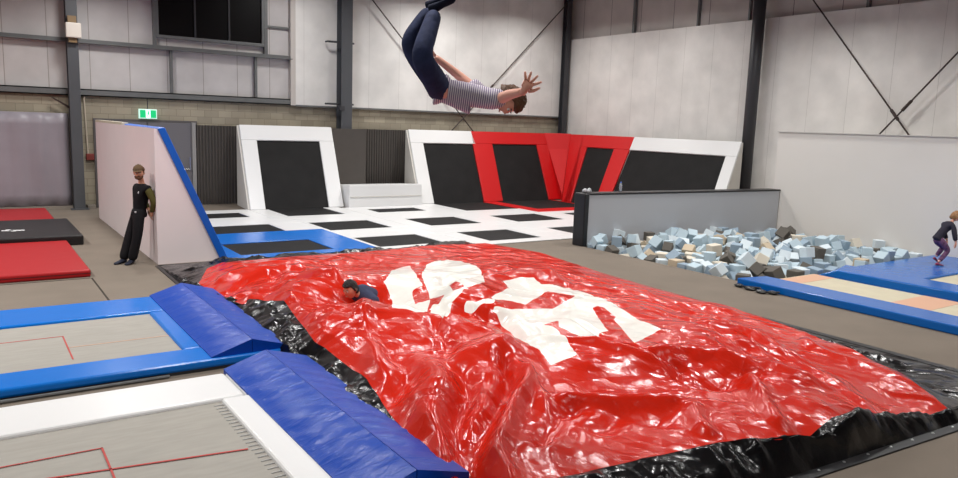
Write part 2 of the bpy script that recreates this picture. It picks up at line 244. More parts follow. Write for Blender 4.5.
def bag_height(x,y,base,inner):
    """base: height handed on from the rim; inner: 0 at the rim .. 1 well inside"""
    # domain warp makes the creases wander
    wx=x+.35*(vnoise(x*1.1,y*1.1,3)-.5)*2; wy=y+.35*(vnoise(x*1.1+9,y*1.1,4)-.5)*2
    z=base+.02*inner+.14*inner*(vnoise(wx*.75,wy*.75,11)-.5)
    for pts,amp,wfar,wnear in RIDGES:
        d,s,t=seg_field(wx*.25+x*.75,wy*.25+y*.75,pts)
        w=np.where(s>0,wfar,wnear)
        z=z+amp*np.exp(-(d/w)**2)*inner*np.clip(np.minimum(t/.06+.3,(1-t)/.12+.15),0,1)
    for pts,amp,w in FOLDS:
        d,s,t=seg_field(wx*.5+x*.5,wy*.5+y*.5,pts)
        z=z+amp*np.exp(-(d/w)**2)*np.clip(np.minimum(t/.15+.1,(1-t)/.15+.1),0,1)*np.clip(inner*2+.4,0,1)
    z=z-.30*np.exp(-(((x-4.12)/.50)**2+((y-8.42)/.42)**2))
    a=.8; ux=wx*np.cos(a)+wy*np.sin(a); uy=-wx*np.sin(a)+wy*np.cos(a)
    b=-.5; vx=wx*np.cos(b)+wy*np.sin(b); vy=-wx*np.sin(b)+wy*np.cos(b)
    k=.35+.65*inner
    front=np.clip((10.2-y)/4.5,0.25,1)          # deeper crumples where the sheet is slack
    z=z+k*front*(.060*ridged(ux*.8,uy*.30,21)+.032*ridged(vx*1.7,vy*.5,22)+.018*ridged(ux*3.2,uy*1.0,23))
    z=z+k*.008*ridged(vx*6,vy*2.2,24)
    return z
def coons(c0,c1,d0,d1,nu,nv):
    # c0: v=0 (u 0..1), c1: v=1, d0: u=0 (v 0..1), d1: u=1
    def rs(p,n):
        p=np.array(p,float); l=np.concatenate([[0],np.cumsum(np.hypot(*(p[1:,:2]-p[:-1,:2]).T))]); t=np.linspace(0,l[-1],n)
        return np.stack([np.interp(t,l,p[:,k]) for k in range(3)],1)
    def sm(p,it=2):
        for _ in range(it): p=p.copy(); p[1:-1]=(p[:-2]+2*p[1:-1]+p[2:])/4
        return p
    c0,c1=sm(rs(c0,nu)),sm(rs(c1,nu)); d0,d1=sm(rs(d0,nv)),sm(rs(d1,nv))
    u=np.linspace(0,1,nu)[:,None,None]; v=np.linspace(0,1,nv)[None,:,None]
    P=(1-v)*c0[:,None]+v*c1[:,None]+(1-u)*d0[None]+u*d1[None]-((1-u)*(1-v)*c0[0]+u*(1-v)*c0[-1]+(1-u)*v*c1[0]+u*v*c1[-1])
    return P,(c0,c1,d0,d1)
def bag_grid(nu,nv):
    P,rim=coons(RIM_FRONT,RIM_BACK,RIM_LEFT,RIM_RIGHT,nu,nv)
    u=np.linspace(0,1,nu)[:,None]; v=np.linspace(0,1,nv)[None,:]
    du=np.minimum(u,1-u)*6.0; dv=np.minimum(v,1-v)*9.5
    inner=1-np.exp(-(np.minimum(du,dv)/.45)**1.3)
    return P[:,:,0],P[:,:,1],bag_height(P[:,:,0],P[:,:,1],P[:,:,2],inner),rim

BLOCKS = [(12.57,8.32,0.04,1.12,1.1,-0.65,24),(13.06,8.2,-0.02,0.75,1.57,-0.82,24),(11.72,8.39,-0.02,-1.57,-0.0,2.08,24),(16.2,8.2,0.09,-3.12,-0.57,0.0,24),(11.68,9.48,-0.01,2.07,1.34,0.49,22),(11.7,8.93,0.07,0.61,0.34,-3.1,22),(12.6,8.99,0.19,-1.21,-2.37,-0.83,24),(13.73,8.23,-0.03,-3.0,-0.01,0.13,24),(14.28,8.18,-0.04,-1.57,2.84,0.0,20),(11.66,11.75,-0.01,-0.0,-2.71,-1.57,22),(12.46,8.64,0.06,0.75,-0.59,1.83,22),(17.64,8.2,-0.0,1.57,-0.0,-1.57,24),(13.74,11.03,0.21,2.06,-1.97,-0.4,24),(14.8,9.07,0.19,-0.08,1.36,-1.94,22),(11.93,11.32,0.04,1.57,-1.1,1.8,24),(13.07,10.13,0.19,0.0,-0.12,-0.3,24),(15.5,8.25,-0.02,-0.05,0.2,0.17,22),(11.67,9.93,-0.0,-0.0,3.14,1.56,24),(12.62,11.33,0.18,1.13,-0.57,-2.79,24),(11.7,10.6,-0.04,2.71,0.06,1.57,22),(11.7,10.33,-0.05,0.0,3.14,0.98,22),(17.05,8.2,0.1,1.48,2.44,-0.13,22),(16.28,10.66,0.29,-0.7,2.25,-0.43,24),(16.79,8.23,-0.02,1.28,1.57,-0.43,24),(16.36,9.68,0.23,-1.74,-0.02,1.67,24),(15.12,9.04,0.17,-0.09,0.13,-1.77,24),(12.37,8.44,-0.11,-0.72,-2.54,0.68,20),(12.38,9.02,-0.0,-1.57,-0.0,-0.34,24),(13.31,9.16,0.09,2.6,0.45,-0.82,24),(11.7,8.82,-0.17,-1.89,0.74,1.57,24),(12.39,9.69,0.16,1.57,0.0,0.41,20),(11.88,10.16,0.09,-1.07,0.77,0.08,24),(11.65,12.23,0.14,0.0,-2.19,1.57,20),(16.56,8.72,0.14,0.0,-0.0,2.31,20),(13.53,9.18,0.2,-1.36,0.66,0.46,22),(11.67,12.01,-0.02,0.49,1.57,0.49,24),(12.74,9.55,0.1,0.45,0.88,-0.69,20),(11.72,10.9,-0.09,0.49,-0.88,-1.72,24),(16.49,8.24,0.18,-3.14,-0.27,1.3,22),(13.12,10.84,0.04,-2.05,-0.0,1.97,24),(11.65,9.71,-0.02,-0.04,-1.57,-1.53,20),(11.9,11.85,0.19,-1.57,-0.0,-2.33,22),(13.32,8.26,-0.01,-0.04,0.06,-1.72,24),(17.93,9.18,0.15,1.57,-0.0,-0.82,22),(11.84,9.16,-0.02,-1.57,-1.28,-1.76,22),(15.39,8.66,-0.07,0.58,1.94,1.56,20),(14.92,10.49,0.19,-1.57,-0.0,-0.17,22),(17.3,9.43,0.15,-0.1,0.55,1.23,24),(11.68,11.37,-0.15,0.03,-2.36,1.42,22),(12.51,10.91,0.15,0.56,-3.05,-1.05,20),(13.86,11.72,0.23,2.26,-0.9,0.2,24),(14.1,11.6,0.24,-1.76,0.56,-2.32,22),(14.29,8.4,-0.0,0.15,-1.57,-1.72,24),(13.64,10.0,0.2,-1.66,-0.05,2.02,22),(15.37,8.94,-0.0,-0.47,-1.57,0.54,24),(13.79,10.66,0.22,-1.57,-0.0,0.98,24),(16.48,9.4,0.16,-0.29,0.33,0.71,20),(14.3,9.28,0.09,2.5,0.18,-0.93,22),(16.73,9.37,0.19,-0.17,-3.05,-0.06,20),(14.44,10.35,0.13,-1.26,-0.75,0.12,24),(12.4,11.89,0.2,0.31,-3.08,-0.72,20),(15.63,8.88,0.04,-0.81,2.93,0.27,22),(13.26,11.2,0.14,-0.07,-2.38,-0.32,20),(15.81,9.25,0.14,2.38,1.14,0.15,20),(15.54,9.85,0.15,0.56,2.39,1.64,24),(14.65,9.31,0.0,1.09,-0.0,2.28,24),(11.98,8.8,-0.1,-1.78,-0.78,-1.68,22),(14.67,9.0,-0.02,-1.39,0.11,2.21,24),(14.48,10.73,0.21,-0.0,-0.0,-2.7,22),(15.69,8.71,-0.1,1.11,0.66,1.37,24),(16.04,8.41,-0.04,-0.81,-2.21,-1.57,24),(15.3,10.82,0.22,3.14,0.01,-0.15,24),(11.71,12.39,-0.04,-0.0,-0.0,-1.62,20),(13.91,12.03,0.21,-1.1,0.49,1.48,24),(12.44,12.34,0.25,0.0,-2.84,-0.07,20),(14.09,9.2,-0.0,2.94,0.64,0.07,20),(15.79,10.84,0.21,-1.41,1.25,-1.38,24),(12.48,11.39,-0.01,-2.28,-0.05,-2.0,24),(11.9,12.35,0.15,2.03,-0.0,-1.53,22),(11.89,9.36,0.03,-0.54,1.23,0.82,20),(13.18,12.08,0.2,-1.48,1.57,1.3,20),(15.74,8.39,-0.02,0.0,0.0,0.07,24),(12.53,8.21,-0.24,-1.57,0.0,3.09,24),(12.78,8.3,-0.12,0.32,-2.31,-0.48,20),(15.41,11.54,0.17,0.66,-0.29,-1.46,22),(15.01,10.2,0.05,1.57,0.98,1.54,24),(16.08,8.78,-0.02,-1.58,-0.13,1.65,22),(16.33,9.96,0.2,0.29,0.0,-3.11,24),(15.84,9.79,0.14,0.62,0.06,-2.03,24),(12.12,10.71,-0.02,-1.57,-0.0,2.01,24),(17.04,9.82,0.19,1.64,-2.27,-0.54,22),(13.36,9.66,0.13,-2.51,0.84,1.3,20),(14.76,9.58,0.1,0.5,0.42,-1.18,22),(12.2,8.7,-0.08,1.55,0.75,-1.89,22),(16.72,9.13,0.03,1.57,0.89,-1.43,22),(12.72,10.27,-0.02,1.59,-0.18,2.13,24),(13.45,10.67,0.04,-1.74,-0.82,-0.55,24),(14.99,9.37,0.15,2.94,-0.11,1.64,20),(16.3,10.22,0.19,-0.1,0.0,0.03,24),(15.18,10.39,0.16,2.15,-0.56,1.17,22),(13.34,8.7,-0.01,-0.0,-1.7,-2.41,24),(13.09,11.56,0.19,0.21,3.02,-0.98,22),(12.11,9.75,-0.01,-3.07,0.03,-0.69,24),(16.3,11.03,0.21,-1.03,0.2,2.95,22),(11.95,10.95,-0.01,0.99,0.69,1.55,22),(15.0,9.8,0.12,-2.49,-0.78,-1.44,20),(16.02,8.2,-0.24,-1.57,-0.0,-0.0,24),(15.61,12.11,0.18,0.0,-1.35,-0.07,22),(12.97,9.68,0.11,1.69,0.38,-0.85,22),(15.1,11.93,0.12,0.55,-0.39,2.16,24),(12.6,12.05,0.14,0.41,0.1,3.0,24),(12.41,10.23,-0.03,0.05,-0.08,0.07,20),(15.92,10.49,0.07,-2.11,0.12,0.11,24),(15.28,8.24,-0.24,-0.0,0.0,-2.68,24),(13.62,8.78,-0.02,0.63,1.97,1.35,24),(14.16,8.68,-0.09,1.98,0.71,0.67,24),(14.92,8.91,-0.04,0.0,1.81,1.02,20),(14.14,10.84,0.23,0.16,-0.28,-2.59,22),(12.14,8.48,-0.24,0.0,-3.14,1.25,24),(12.33,11.74,0.01,-0.23,0.15,-0.41,24),(16.3,8.22,-0.16,1.01,2.49,-0.0,20),(14.75,10.77,0.2,2.03,0.24,2.01,22),(14.39,10.1,0.04,2.18,0.15,-1.13,20),(14.22,8.95,-0.11,2.2,-0.16,-1.65,22),(16.38,8.98,-0.02,-0.32,-2.8,0.76,24),(12.3,12.16,0.11,0.62,2.61,-1.0,22),(12.72,11.06,0.17,-0.34,1.7,1.72,22),(17.78,11.44,0.14,-2.32,-0.59,0.6,22),(11.94,8.28,-0.25,-1.57,0.0,-1.66,22),(11.9,11.81,-0.02,1.57,0.0,1.9,20),(12.14,9.19,-0.01,0.13,0.06,-2.27,24),(12.77,11.59,0.16,1.76,-0.05,-0.38,22),(13.66,11.75,0.1,1.85,0.62,0.65,20),(15.84,10.17,0.11,2.25,-0.53,-1.03,22),(12.85,10.59,-0.03,0.04,-0.08,0.64,20),(12.38,9.44,-0.01,1.57,0.0,1.46,22),(15.4,10.37,0.07,1.05,-2.66,-0.06,24),(17.4,9.9,0.19,0.31,-1.77,-2.11,22),(13.67,11.47,0.06,-1.39,1.11,0.97,24),(13.9,10.38,0.03,-0.98,2.08,-1.55,20),(15.89,12.09,0.18,-1.57,-0.0,1.56,20),(12.16,10.29,-0.03,-1.44,-0.0,-1.49,24),(13.43,8.95,-0.03,-1.69,-1.57,-0.7,22),(13.56,12.03,0.13,0.13,-2.22,-1.81,22),(16.26,12.01,0.09,2.05,-0.33,-1.08,24),(14.17,10.5,0.12,2.05,0.41,2.12,20),(13.14,9.53,0.03,-1.87,0.0,-2.43,24),(14.07,9.76,0.03,-0.13,-2.51,1.17,22),(17.69,9.14,-0.02,-0.72,1.57,1.17,20),(15.28,9.97,0.07,-1.29,-0.78,0.45,24),(17.19,11.15,0.22,-1.62,-1.2,0.63,20),(15.39,11.8,0.11,-0.7,0.09,-1.12,22),(16.18,9.15,-0.01,1.49,-0.29,-2.29,22),(12.93,12.0,-0.02,-0.94,-2.98,0.61,22),(12.02,11.59,-0.07,0.37,0.73,2.07,20),(13.06,8.45,-0.05,2.25,0.26,-1.5,20),(12.37,12.03,-0.12,-0.79,-0.17,2.92,24),(13.71,9.18,-0.02,1.57,0.0,1.74,20),(14.35,10.96,0.17,1.95,-0.27,1.89,24),(12.76,8.55,-0.0,-0.0,-0.0,1.41,24),(16.19,10.71,0.09,0.5,-2.66,-1.31,20),(12.88,8.93,-0.0,1.39,-1.57,0.03,24),(16.82,10.54,0.14,1.31,-1.04,1.26,22),(12.09,12.33,-0.02,-1.63,-0.21,0.17,22),(15.09,11.63,0.08,-2.7,-0.82,0.19,24),(17.98,8.91,-0.0,0.0,0.0,1.57,24),(17.36,11.73,0.11,1.0,0.13,-0.15,20),(12.48,10.61,-0.01,-0.94,-1.57,-0.72,22),(12.31,10.89,-0.04,1.32,-1.57,0.63,24),(17.73,8.22,-0.24,1.52,1.57,0.1,24),(17.39,8.23,-0.25,1.17,-1.57,0.94,22),(11.7,9.97,-0.24,-1.57,-0.0,1.65,24),(11.89,9.39,-0.24,-1.57,-0.0,0.39,24),(14.34,9.68,0.04,2.1,0.0,-0.74,24),(13.73,9.76,0.03,-2.44,-0.43,-1.27,20),(13.33,11.73,0.11,2.48,-0.0,-0.36,24),(12.56,11.64,-0.03,2.08,-1.57,-0.9,22),(14.43,11.26,0.16,-1.55,-0.2,-2.76,20),(12.66,9.71,-0.02,-0.28,-0.93,2.24,22),(13.56,10.88,-0.01,1.04,-0.23,-2.17,20),(14.73,8.27,-0.25,1.08,-1.57,0.42,22),(12.92,11.06,-0.05,-1.57,-0.0,1.21,22),(17.21,9.16,0.01,1.57,0.7,-1.48,22),(14.07,10.66,0.0,2.74,-0.05,0.57,24),(14.48,8.23,-0.24,-1.57,0.0,2.99,24),(13.21,10.36,-0.02,-1.57,0.0,1.52,24),(15.23,11.1,0.15,0.36,-0.82,0.0,22),(13.55,8.45,-0.03,-2.98,-1.57,0.0,22),(13.71,9.38,0.14,0.88,-2.78,0.41,22),(16.49,9.33,-0.05,0.62,1.13,-1.69,24),(14.43,9.43,-0.01,-0.94,0.0,2.34,22),(13.19,11.24,-0.09,1.15,-2.48,0.22,24),(17.3,8.35,-0.02,1.57,0.1,-2.53,22),(16.57,10.68,0.09,-1.33,1.07,-0.55,24),(11.99,11.38,-0.24,1.57,-0.0,1.55,24),(13.94,9.39,-0.01,-1.57,-0.0,-2.74,22),(11.67,12.32,-0.25,-1.57,-0.0,3.13,22),(15.91,9.0,-0.01,-0.56,1.57,1.29,22),(11.71,8.43,-0.25,-3.14,-0.0,0.74,22),(15.26,11.41,0.07,-2.28,0.41,1.58,20),(15.27,9.24,0.17,0.11,-0.1,1.29,20),(16.31,8.57,-0.04,-0.07,-3.05,0.58,22),(11.73,9.69,-0.24,-1.57,0.0,-0.85,24),(14.21,12.2,0.22,-1.57,1.5,-0.08,22),(14.01,11.42,0.01,2.47,-0.0,0.69,22),(17.37,11.95,-0.01,0.01,-1.32,1.5,24),(13.17,10.62,-0.06,0.0,-0.0,-1.16,20),(11.93,8.55,-0.06,1.57,-0.0,1.26,20),(16.82,11.19,0.15,-1.04,0.39,1.0,22),(15.7,11.63,0.14,-1.01,-2.33,-1.37,20),(17.57,11.24,-0.0,-1.57,0.0,1.1,24),(17.18,8.89,-0.08,2.19,-0.36,0.51,22),(12.85,9.42,-0.09,1.27,-2.25,0.09,22),(16.96,9.15,-0.0,0.05,-0.13,-3.06,24),(14.96,8.49,-0.25,0.04,1.57,0.0,22),(13.52,11.2,0.01,-0.17,0.1,-1.95,24),(14.18,10.29,-0.02,-1.88,0.66,0.87,24),(13.35,8.23,-0.25,0.0,-0.0,2.01,22),(17.95,8.33,-0.05,1.47,-2.6,0.05,22),(14.98,10.77,0.12,0.48,-0.01,1.84,24),(13.34,10.1,-0.02,-1.5,0.12,-2.64,24),(13.12,8.91,-0.04,-0.04,1.3,-1.94,20),(16.21,9.45,-0.0,0.0,-0.0,1.09,24),(14.94,11.38,0.09,0.88,0.61,0.91,22),(16.39,10.86,0.05,0.54,-0.99,1.69,24),(11.68,11.95,-0.25,1.57,0.0,-0.02,22),(13.11,12.28,-0.05,-0.0,-3.14,1.51,22),(13.01,8.23,-0.25,0.0,-0.0,1.09,22),(17.13,11.48,0.14,1.19,-0.36,-1.44,20),(16.47,8.73,-0.06,1.57,0.0,-1.1,20),(14.64,10.55,0.09,3.07,0.72,0.73,20),(16.76,9.86,0.14,1.17,2.55,-0.66,22),(17.46,10.13,0.13,0.61,2.49,0.0,20),(17.14,10.1,0.12,-0.24,0.61,2.79,22),(16.83,8.23,-0.25,-0.77,1.57,-0.45,22),(16.56,8.39,-0.01,0.13,-1.84,1.31,24),(17.02,9.44,-0.0,3.14,-0.0,-1.56,24),(16.4,11.71,0.03,1.66,-1.02,1.45,24),(12.88,9.2,-0.13,-1.9,2.19,-0.42,22),(14.52,9.88,0.07,1.88,0.06,0.83,20),(11.91,11.77,-0.24,0.0,-3.14,0.5,24),(16.77,9.42,-0.02,0.06,-0.19,1.71,22),(14.17,11.72,0.05,-0.26,2.16,-1.97,24),(14.18,11.93,0.16,-1.57,-0.57,1.48,24),(14.14,9.48,-0.02,0.0,-3.14,-1.05,20),(16.92,8.87,-0.06,-0.3,1.69,1.28,22),(15.61,10.34,-0.04,0.49,-0.51,1.21,22),(14.61,8.52,-0.1,2.65,0.64,1.25,24),(14.3,11.44,0.17,0.0,-0.2,-2.66,22),(13.74,10.19,-0.01,0.0,-0.0,-2.17,22),(17.95,11.33,-0.03,-0.46,1.57,0.69,22),(12.94,10.12,-0.05,-0.0,-3.14,-1.02,22),(13.42,9.42,-0.02,0.5,1.57,-1.84,24),(12.64,8.8,-0.02,3.14,0.0,-0.83,20),(18.0,9.16,-0.06,-0.88,1.57,0.68,20),(17.99,9.68,-0.05,1.42,3.13,-0.08,20),(17.91,9.44,-0.06,0.52,-1.57,2.53,20),(12.69,10.84,-0.08,1.38,0.59,-0.67,24),(15.78,11.11,0.18,-1.54,0.06,0.25,20)]
CRAWL = (4.03,8.70,.10)
LIGHT = 136.0
SPREAD = 160
# ------------------------------------------------------------------ room shell
YB,XR=23.3,19.9
fl=MB()
for x0,x1,y0,y1 in ((-8,30,-8,8.05),(-8,11.52,8.05,12.5),(18.12,30,8.05,12.5),(-8,30,12.5,30)): fl.box(x0,x1,y0,y1,-.5,0)
fl.box(11.52,18.12,8.05,12.5,-.5,-.4)
structure(fl.build('floor',M_CARPET,rebase=False))
structure(MB().box(-8,21,YB,YB+.3,0,3.12).build('wall_back',M_BLOCK))
structure(MB().box(-8,8.7,YB+.05,YB+.3,3.12,8.6).build('wall_back_upper',M_INSUL))
structure(MB().box(8.7,20.0,YB-.14,YB+.3,3.06,8.6).build('wall_back_cladding',M_SHEET))
structure(MB().box(XR+.2,XR+.5,-8,YB+.3,0,8.6).build('wall_right',M_UPPER))
structure(MB().box(XR,XR+.14,-8,YB-.15,0,6.06).build('wall_right_lining',M_SHEETR))
structure(MB().box(-8.3,-8,-8,YB+.3,0,8.6).build('wall_left',M_INSUL))
structure(MB().box(-8,XR+.5,-8.3,-8,0,8.6).build('wall_front',M_INSUL))
structure(MB().box(-8.3,XR+.5,-8.3,YB+.3,8.6,8.8).build('ceiling',M_CEIL))
structure(MB().box(18.12,18.2,-8,12.27,-.4,2.74).build('wall_board',mat('white_hoarding',(226,222,216),.5,.3,var=.02,vscale=.6)))
structure(MB().box(2.75,2.95,22.95,YB,0,.09).box(-8,2.4,23.0,YB,0,.09).build('baseboard_back',M_CONC))
# girts, studs
n=0
def trim(mb,m,bevel=0):
    global n; n+=1; return structure(mb.build('trim_%d'%n,m,bevel=bevel))
trim(MB().box(-8,8.66,YB-.12,YB+.05,3.06,3.09).box(-8,8.66,YB-.12,YB-.09,3.06,3.25).box(-8,8.66,YB-.12,YB-.03,3.22,3.25),M_GALV)
trim(MB().box(-8,8.66,YB-.12,YB+.05,4.46,4.57).box(-8,8.66,YB-.17,YB-.12,4.46,4.49),M_GALV)
for x in (5.05,7.50): trim(MB().box(x,x+.07,YB-.08,YB+.05,3.25,4.46),M_GALV)
trim(MB().box(7.80,7.9,YB-.1,YB+.05,4.57,8.6).box(7.9,8.6,YB-.02,YB+.05,5.38,5.44),M_GALV)
trim(MB().box(4.62,4.7,YB-.1,YB+.05,4.57,8.6),M_GALV)
trim(MB().box(8.6,8.76,YB-.16,YB+.1,3.06,8.6),mat('corner_flashing',(196,190,184),.5))
structure(MB().box(4.76,7.72,YB-.02,YB+.03,4.85,7.2).build('window_1',M_GLASSD))
wf=MB()
for x0,x1,z0,z1 in ((4.7,7.80,4.78,4.87),(4.7,7.8,7.2,7.28),(4.7,4.77,4.87,7.2),(7.72,7.8,4.87,7.2)): wf.box(x0,x1,YB-.09,YB+.04,z0,z1)
structure(wf.build('window_1_frame',M_GALV,bevel=.01))
wm=MB()
for x in (5.75,6.73): wm.box(x,x+.05,YB-.05,YB+.0,4.87,7.2)
structure(wm.build('window_1_mullion',M_STEELD))
# upper studs on the right wall
for y,w in ((19.7,.1),(16.85,.06),(14.9,.05),(11.2,.08)): trim(MB().box(XR+.08,XR+.2,y,y+w,6.06,8.6),M_GALV)
trim(MB().box(8.76,19.9,YB-.17,YB-.13,3.03,3.08),M_GALV)
trim(MB().box(18.08,18.22,6.0,12.28,2.735,2.755),mat('board_cap',(206,202,196),.5))

# columns
def column(x0,x1,y0,y1,label,web='y',z1=8.55,m=M_STEEL):
    o=empty('steel_column',((x0+x1)/2,(y0+y1)/2,0),label,'column'); t=.025
    if web=='y': mb=MB().box(x0,x1,y0,y0+t,0,z1).box(x0,x1,y1-t,y1,0,z1).box((x0+x1)/2-.015,(x0+x1)/2+.015,y0+t,y1-t,0,z1)
    else: mb=MB().box(x0,x0+t,y0,y1,0,z1).box(x1-t,x1,y0,y1,0,z1).box(x0+t,x1-t,(y0+y1)/2-.015,(y0+y1)/2+.015,0,z1)
    mb.build('shaft',m,o,bevel=.006)
    MB().box(x0-.08,x1+.08,y0-.08,y1+.06,0,.03).build('base_plate',m,o)
    return o
c1=column(2.41,2.68,22.82,23.14,'grey steel column beside the plastic wall sheet, carrying a white box')
MB().hexa([(2.0,23.1,2.99),(2.06,23.1,2.99),(2.47,23.1,2.75),(2.47,23.1,2.68),(2.0,23.14,2.99),(2.06,23.14,2.99),(2.47,23.14,2.75),(2.47,23.14,2.68)]).build('fly_brace',M_WIRE,c1)
c2=column(10.12,10.5,22.72,23.1,'grey steel column standing behind the dark ribbed panel in the middle of the back wall')
for z in (5.1,3.16):
    MB().tube([(9.72,23.05,z),(9.72,22.9,z),(10.12,22.85,z)],.03).tube([(10.5,22.85,z),(10.62,22.9,z)],.03).build('bracket',M_STEELD,c2)
MB().box(10.02,10.2,22.6,22.72,2.96,3.1).build('junction_box',M_STEELD,c2,bevel=.01)
column(19.55,19.78,22.85,23.1,'dark steel column in the far corner of the hall',m=M_STEELD)
c4=empty('steel_column',(19.6,14.28,0),'thick dark column standing before the white side wall behind the grey barrier','column')
MB().tube([(19.6,14.28,0),(19.6,14.28,8.55)],.18,24).build('shaft',M_STEELD,c4,smooth=True)
MB().box(19.36,19.86,14.02,14.52,0,.03).build('base_plate',M_STEELD,c4)
def brace(a,b,label,r=.022):
    a,b=Vector(a),Vector(b); o=empty('cross_brace',a,label,'brace'); MB().tube([a,b],r).build('rod',M_WIRE,o)
    m=a.lerp(b,.34); d=(b-a).normalized(); MB().tube([m-d*.16,m+d*.16],r*1.9).build('turnbuckle',M_WIRE,o,smooth=False)
brace((19.7,8.4,1.25),(19.7,13.3,7.17),'brown diagonal rod on the side wall, sloping up toward the thick column')
brace((19.66,11.4,1.53),(19.66,6.6,7.3),'brown diagonal rod on the side wall, sloping up away from the thick column')
brace((15.55,23.0,2.3),(10.55,22.95,7.3),'thin diagonal rod on the back wall rising toward the middle column')
brace((14.3,23.0,2.2),(19.7,22.95,7.5),'thin diagonal rod on the back wall rising toward the corner column')

# white box on column
o=empty('emergency_light',(2.68,22.75,4.72),'square white box fixed high on the grey steel column','light')
MB().box(2.38,2.74,22.62,22.8,4.54,4.92).build('body',mat('cream_plastic',(214,206,196),.5),o,bevel=.02)
MB().box(2.44,2.64,22.7,22.82,4.42,5.10).build('mounting_bracket',mat('brass_fixing',(128,104,72),.5),o)
# call point and conduit
o=empty('call_point',(2.87,23.25,1.3),'small red alarm box on the blockwork beside the grey column','alarm')
MB().box(2.79,2.99,23.18,23.3,1.32,1.5).build('body',mat('dull_red',(128,52,46),.5),o,bevel=.015)
MB().tube([(2.84,23.24,1.5),(2.80,23.24,3.06)],.022).build('conduit',mat('conduit',(196,184,166),.5),o)
# exit sign
o=empty('exit_sign',(4.39,23.1,2.5),'lit green and white exit sign hanging above the grey doors','sign')
MB().box(4.15,4.63,23.08,23.18,2.5,2.77).build('housing',mat('sign_white',(220,235,230),.4,emit=(190,255,235),estr=.5),o,bevel=.01)
MB().box(4.45,4.60,23.07,23.08,2.53,2.74).build('green_panel',mat('sign_green',(10,150,90),.4,emit=(20,200,120),estr=.8),o)
MB().box(4.18,4.33,23.07,23.08,2.53,2.74).build('green_panel',mat('sign_green',(10,150,90),.4,emit=(20,200,120),estr=.8),o)
MB().box(4.33,4.45,23.07,23.08,2.53,2.74).build('white_panel',mat('sign_lit',(240,255,250),.4,emit=(225,255,250),estr=1.3),o)
fig=MB().ball((4.40,23.062,2.70),(.018,.006,.02)).hexa([(4.375,23.06,2.63),(4.405,23.06,2.62),(4.405,23.068,2.62),(4.375,23.068,2.63),(4.385,23.06,2.68),(4.415,23.06,2.68),(4.415,23.068,2.68),(4.385,23.068,2.68)])
fig.tube([(4.39,23.064,2.63),(4.37,23.064,2.59),(4.345,23.064,2.58)],.008,6).tube([(4.395,23.064,2.63),(4.42,23.064,2.6),(4.41,23.064,2.55)],.008,6).tube([(4.40,23.064,2.67),(4.43,23.064,2.65)],.006,6).tube([(4.39,23.064,2.67),(4.36,23.064,2.65)],.006,6)
fig.build('running_figure',mat('sign_green'  ,(0,0,0)),o)
MB().tube([(4.39,23.12,2.77),(4.39,23.12,3.07)],.012).build('hanger',M_STEELD,o)
# double door
structure(MB().box(3.0,5.75,23.2,23.3,0,2.47).build('door_1_frame',mat('door_frame',(92,88,88),.5)))
structure(MB().box(3.08,4.36,23.15,23.22,0.02,2.40).box(4.39,5.58,23.15,23.22,0.02,2.40).build('door_1',M_DOOR,bevel=.01))
structure(MB().box(5.58,5.69,23.1,23.24,0,2.43).build('door_1_jamb',mat('door_jamb',(150,148,146),.5),bevel=.008))
o=structure(MB().tube([(5.50,23.05,1.05),(5.50,23.05,1.42)],.018).tube([(5.50,23.05,1.07),(5.28,23.05,1.07)],.018).tube([(5.5,23.05,1.1),(5.5,23.16,1.1)],.014).build('door_1_handle',mat('chrome',(200,200,200),.25,metal=.9)))
# ribbed panels
def ribbed(x0,x1,z0,z1,label,y=23.12):
    poly=[]; x=x0; k=0
    while x<x1-.001:
        poly+=[(x,y),(x+.035,y),(x+.05,y+.03),(x+.075,y+.03)]; x+=.09
    poly+=[(x1,y+.08),(x0,y+.08)]
    o=MB().prism(poly,'z',z0,z1).build('ribbed_panel',M_CORR); return setp(o,label,'panel')
ribbed(5.72,6.98,0,2.36,'dark ribbed panel between the grey doors and the first white ramp')
ribbed(10.9,12.78,0,2.38,'wide dark ribbed panel behind the white step between the ramps')
setp(MB().box(9.75,10.9,22.52,22.57,.0,2.38).build('dark_board',M_CORR),'plain dark board against the first white ramp, before the middle column','panel')
# plastic sheet: a hanging wavy curtain
cs=MB(); N=70; vs=[]
for i in range(N+1):
    x=-8+10.4*i/N
    for j in range(9): vs.append((x,23.12+.04*math.sin(i*1.9)+.02*math.sin(i*.7+j*.6),.1+2.48*j/8))
for i in range(N):
    for j in range(8): cs.f.append((i*9+j,(i+1)*9+j,(i+1)*9+j+1,i*9+j+1)); cs.mi.append(0)
cs.v=vs; o=cs.build('plastic_sheet',M_CURT,smooth=True); s=o.modifiers.new('s','SOLIDIFY'); s.thickness=.01
setp(o,'lilac grey plastic sheet hung over the blockwork behind the red crash mats','sheet')

# ------------------------------------------------------------------ white partition (side of a ramp)
p=empty('ramp_partition',(3.2,17.8,0),'tall white partition with blue padded slanting edge, man leaning on its corner','partition')
MB().prism([(2.75,0),(3.86,0),(2.84,2.38),(2.75,2.4)],'y',14.0,20.9).build('board',M_WHITEP,p)
MB().hexa([(3.84,13.96,0),(3.98,13.96,0),(3.98,20.9,0),(3.84,20.9,0),(2.80,13.96,2.40),(2.92,13.96,2.42),(2.92,20.9,2.44),(2.80,20.9,2.42)]).build('edge_pad',mat('deep_blue_edge',(4,92,192),.4,bump=.1,bscale=12),p,bevel=.01)
MB().box(2.75,2.88,17.2,20.9,2.4,2.45).build('top_capping',mat('cream_capping',(206,198,176),.6),p)

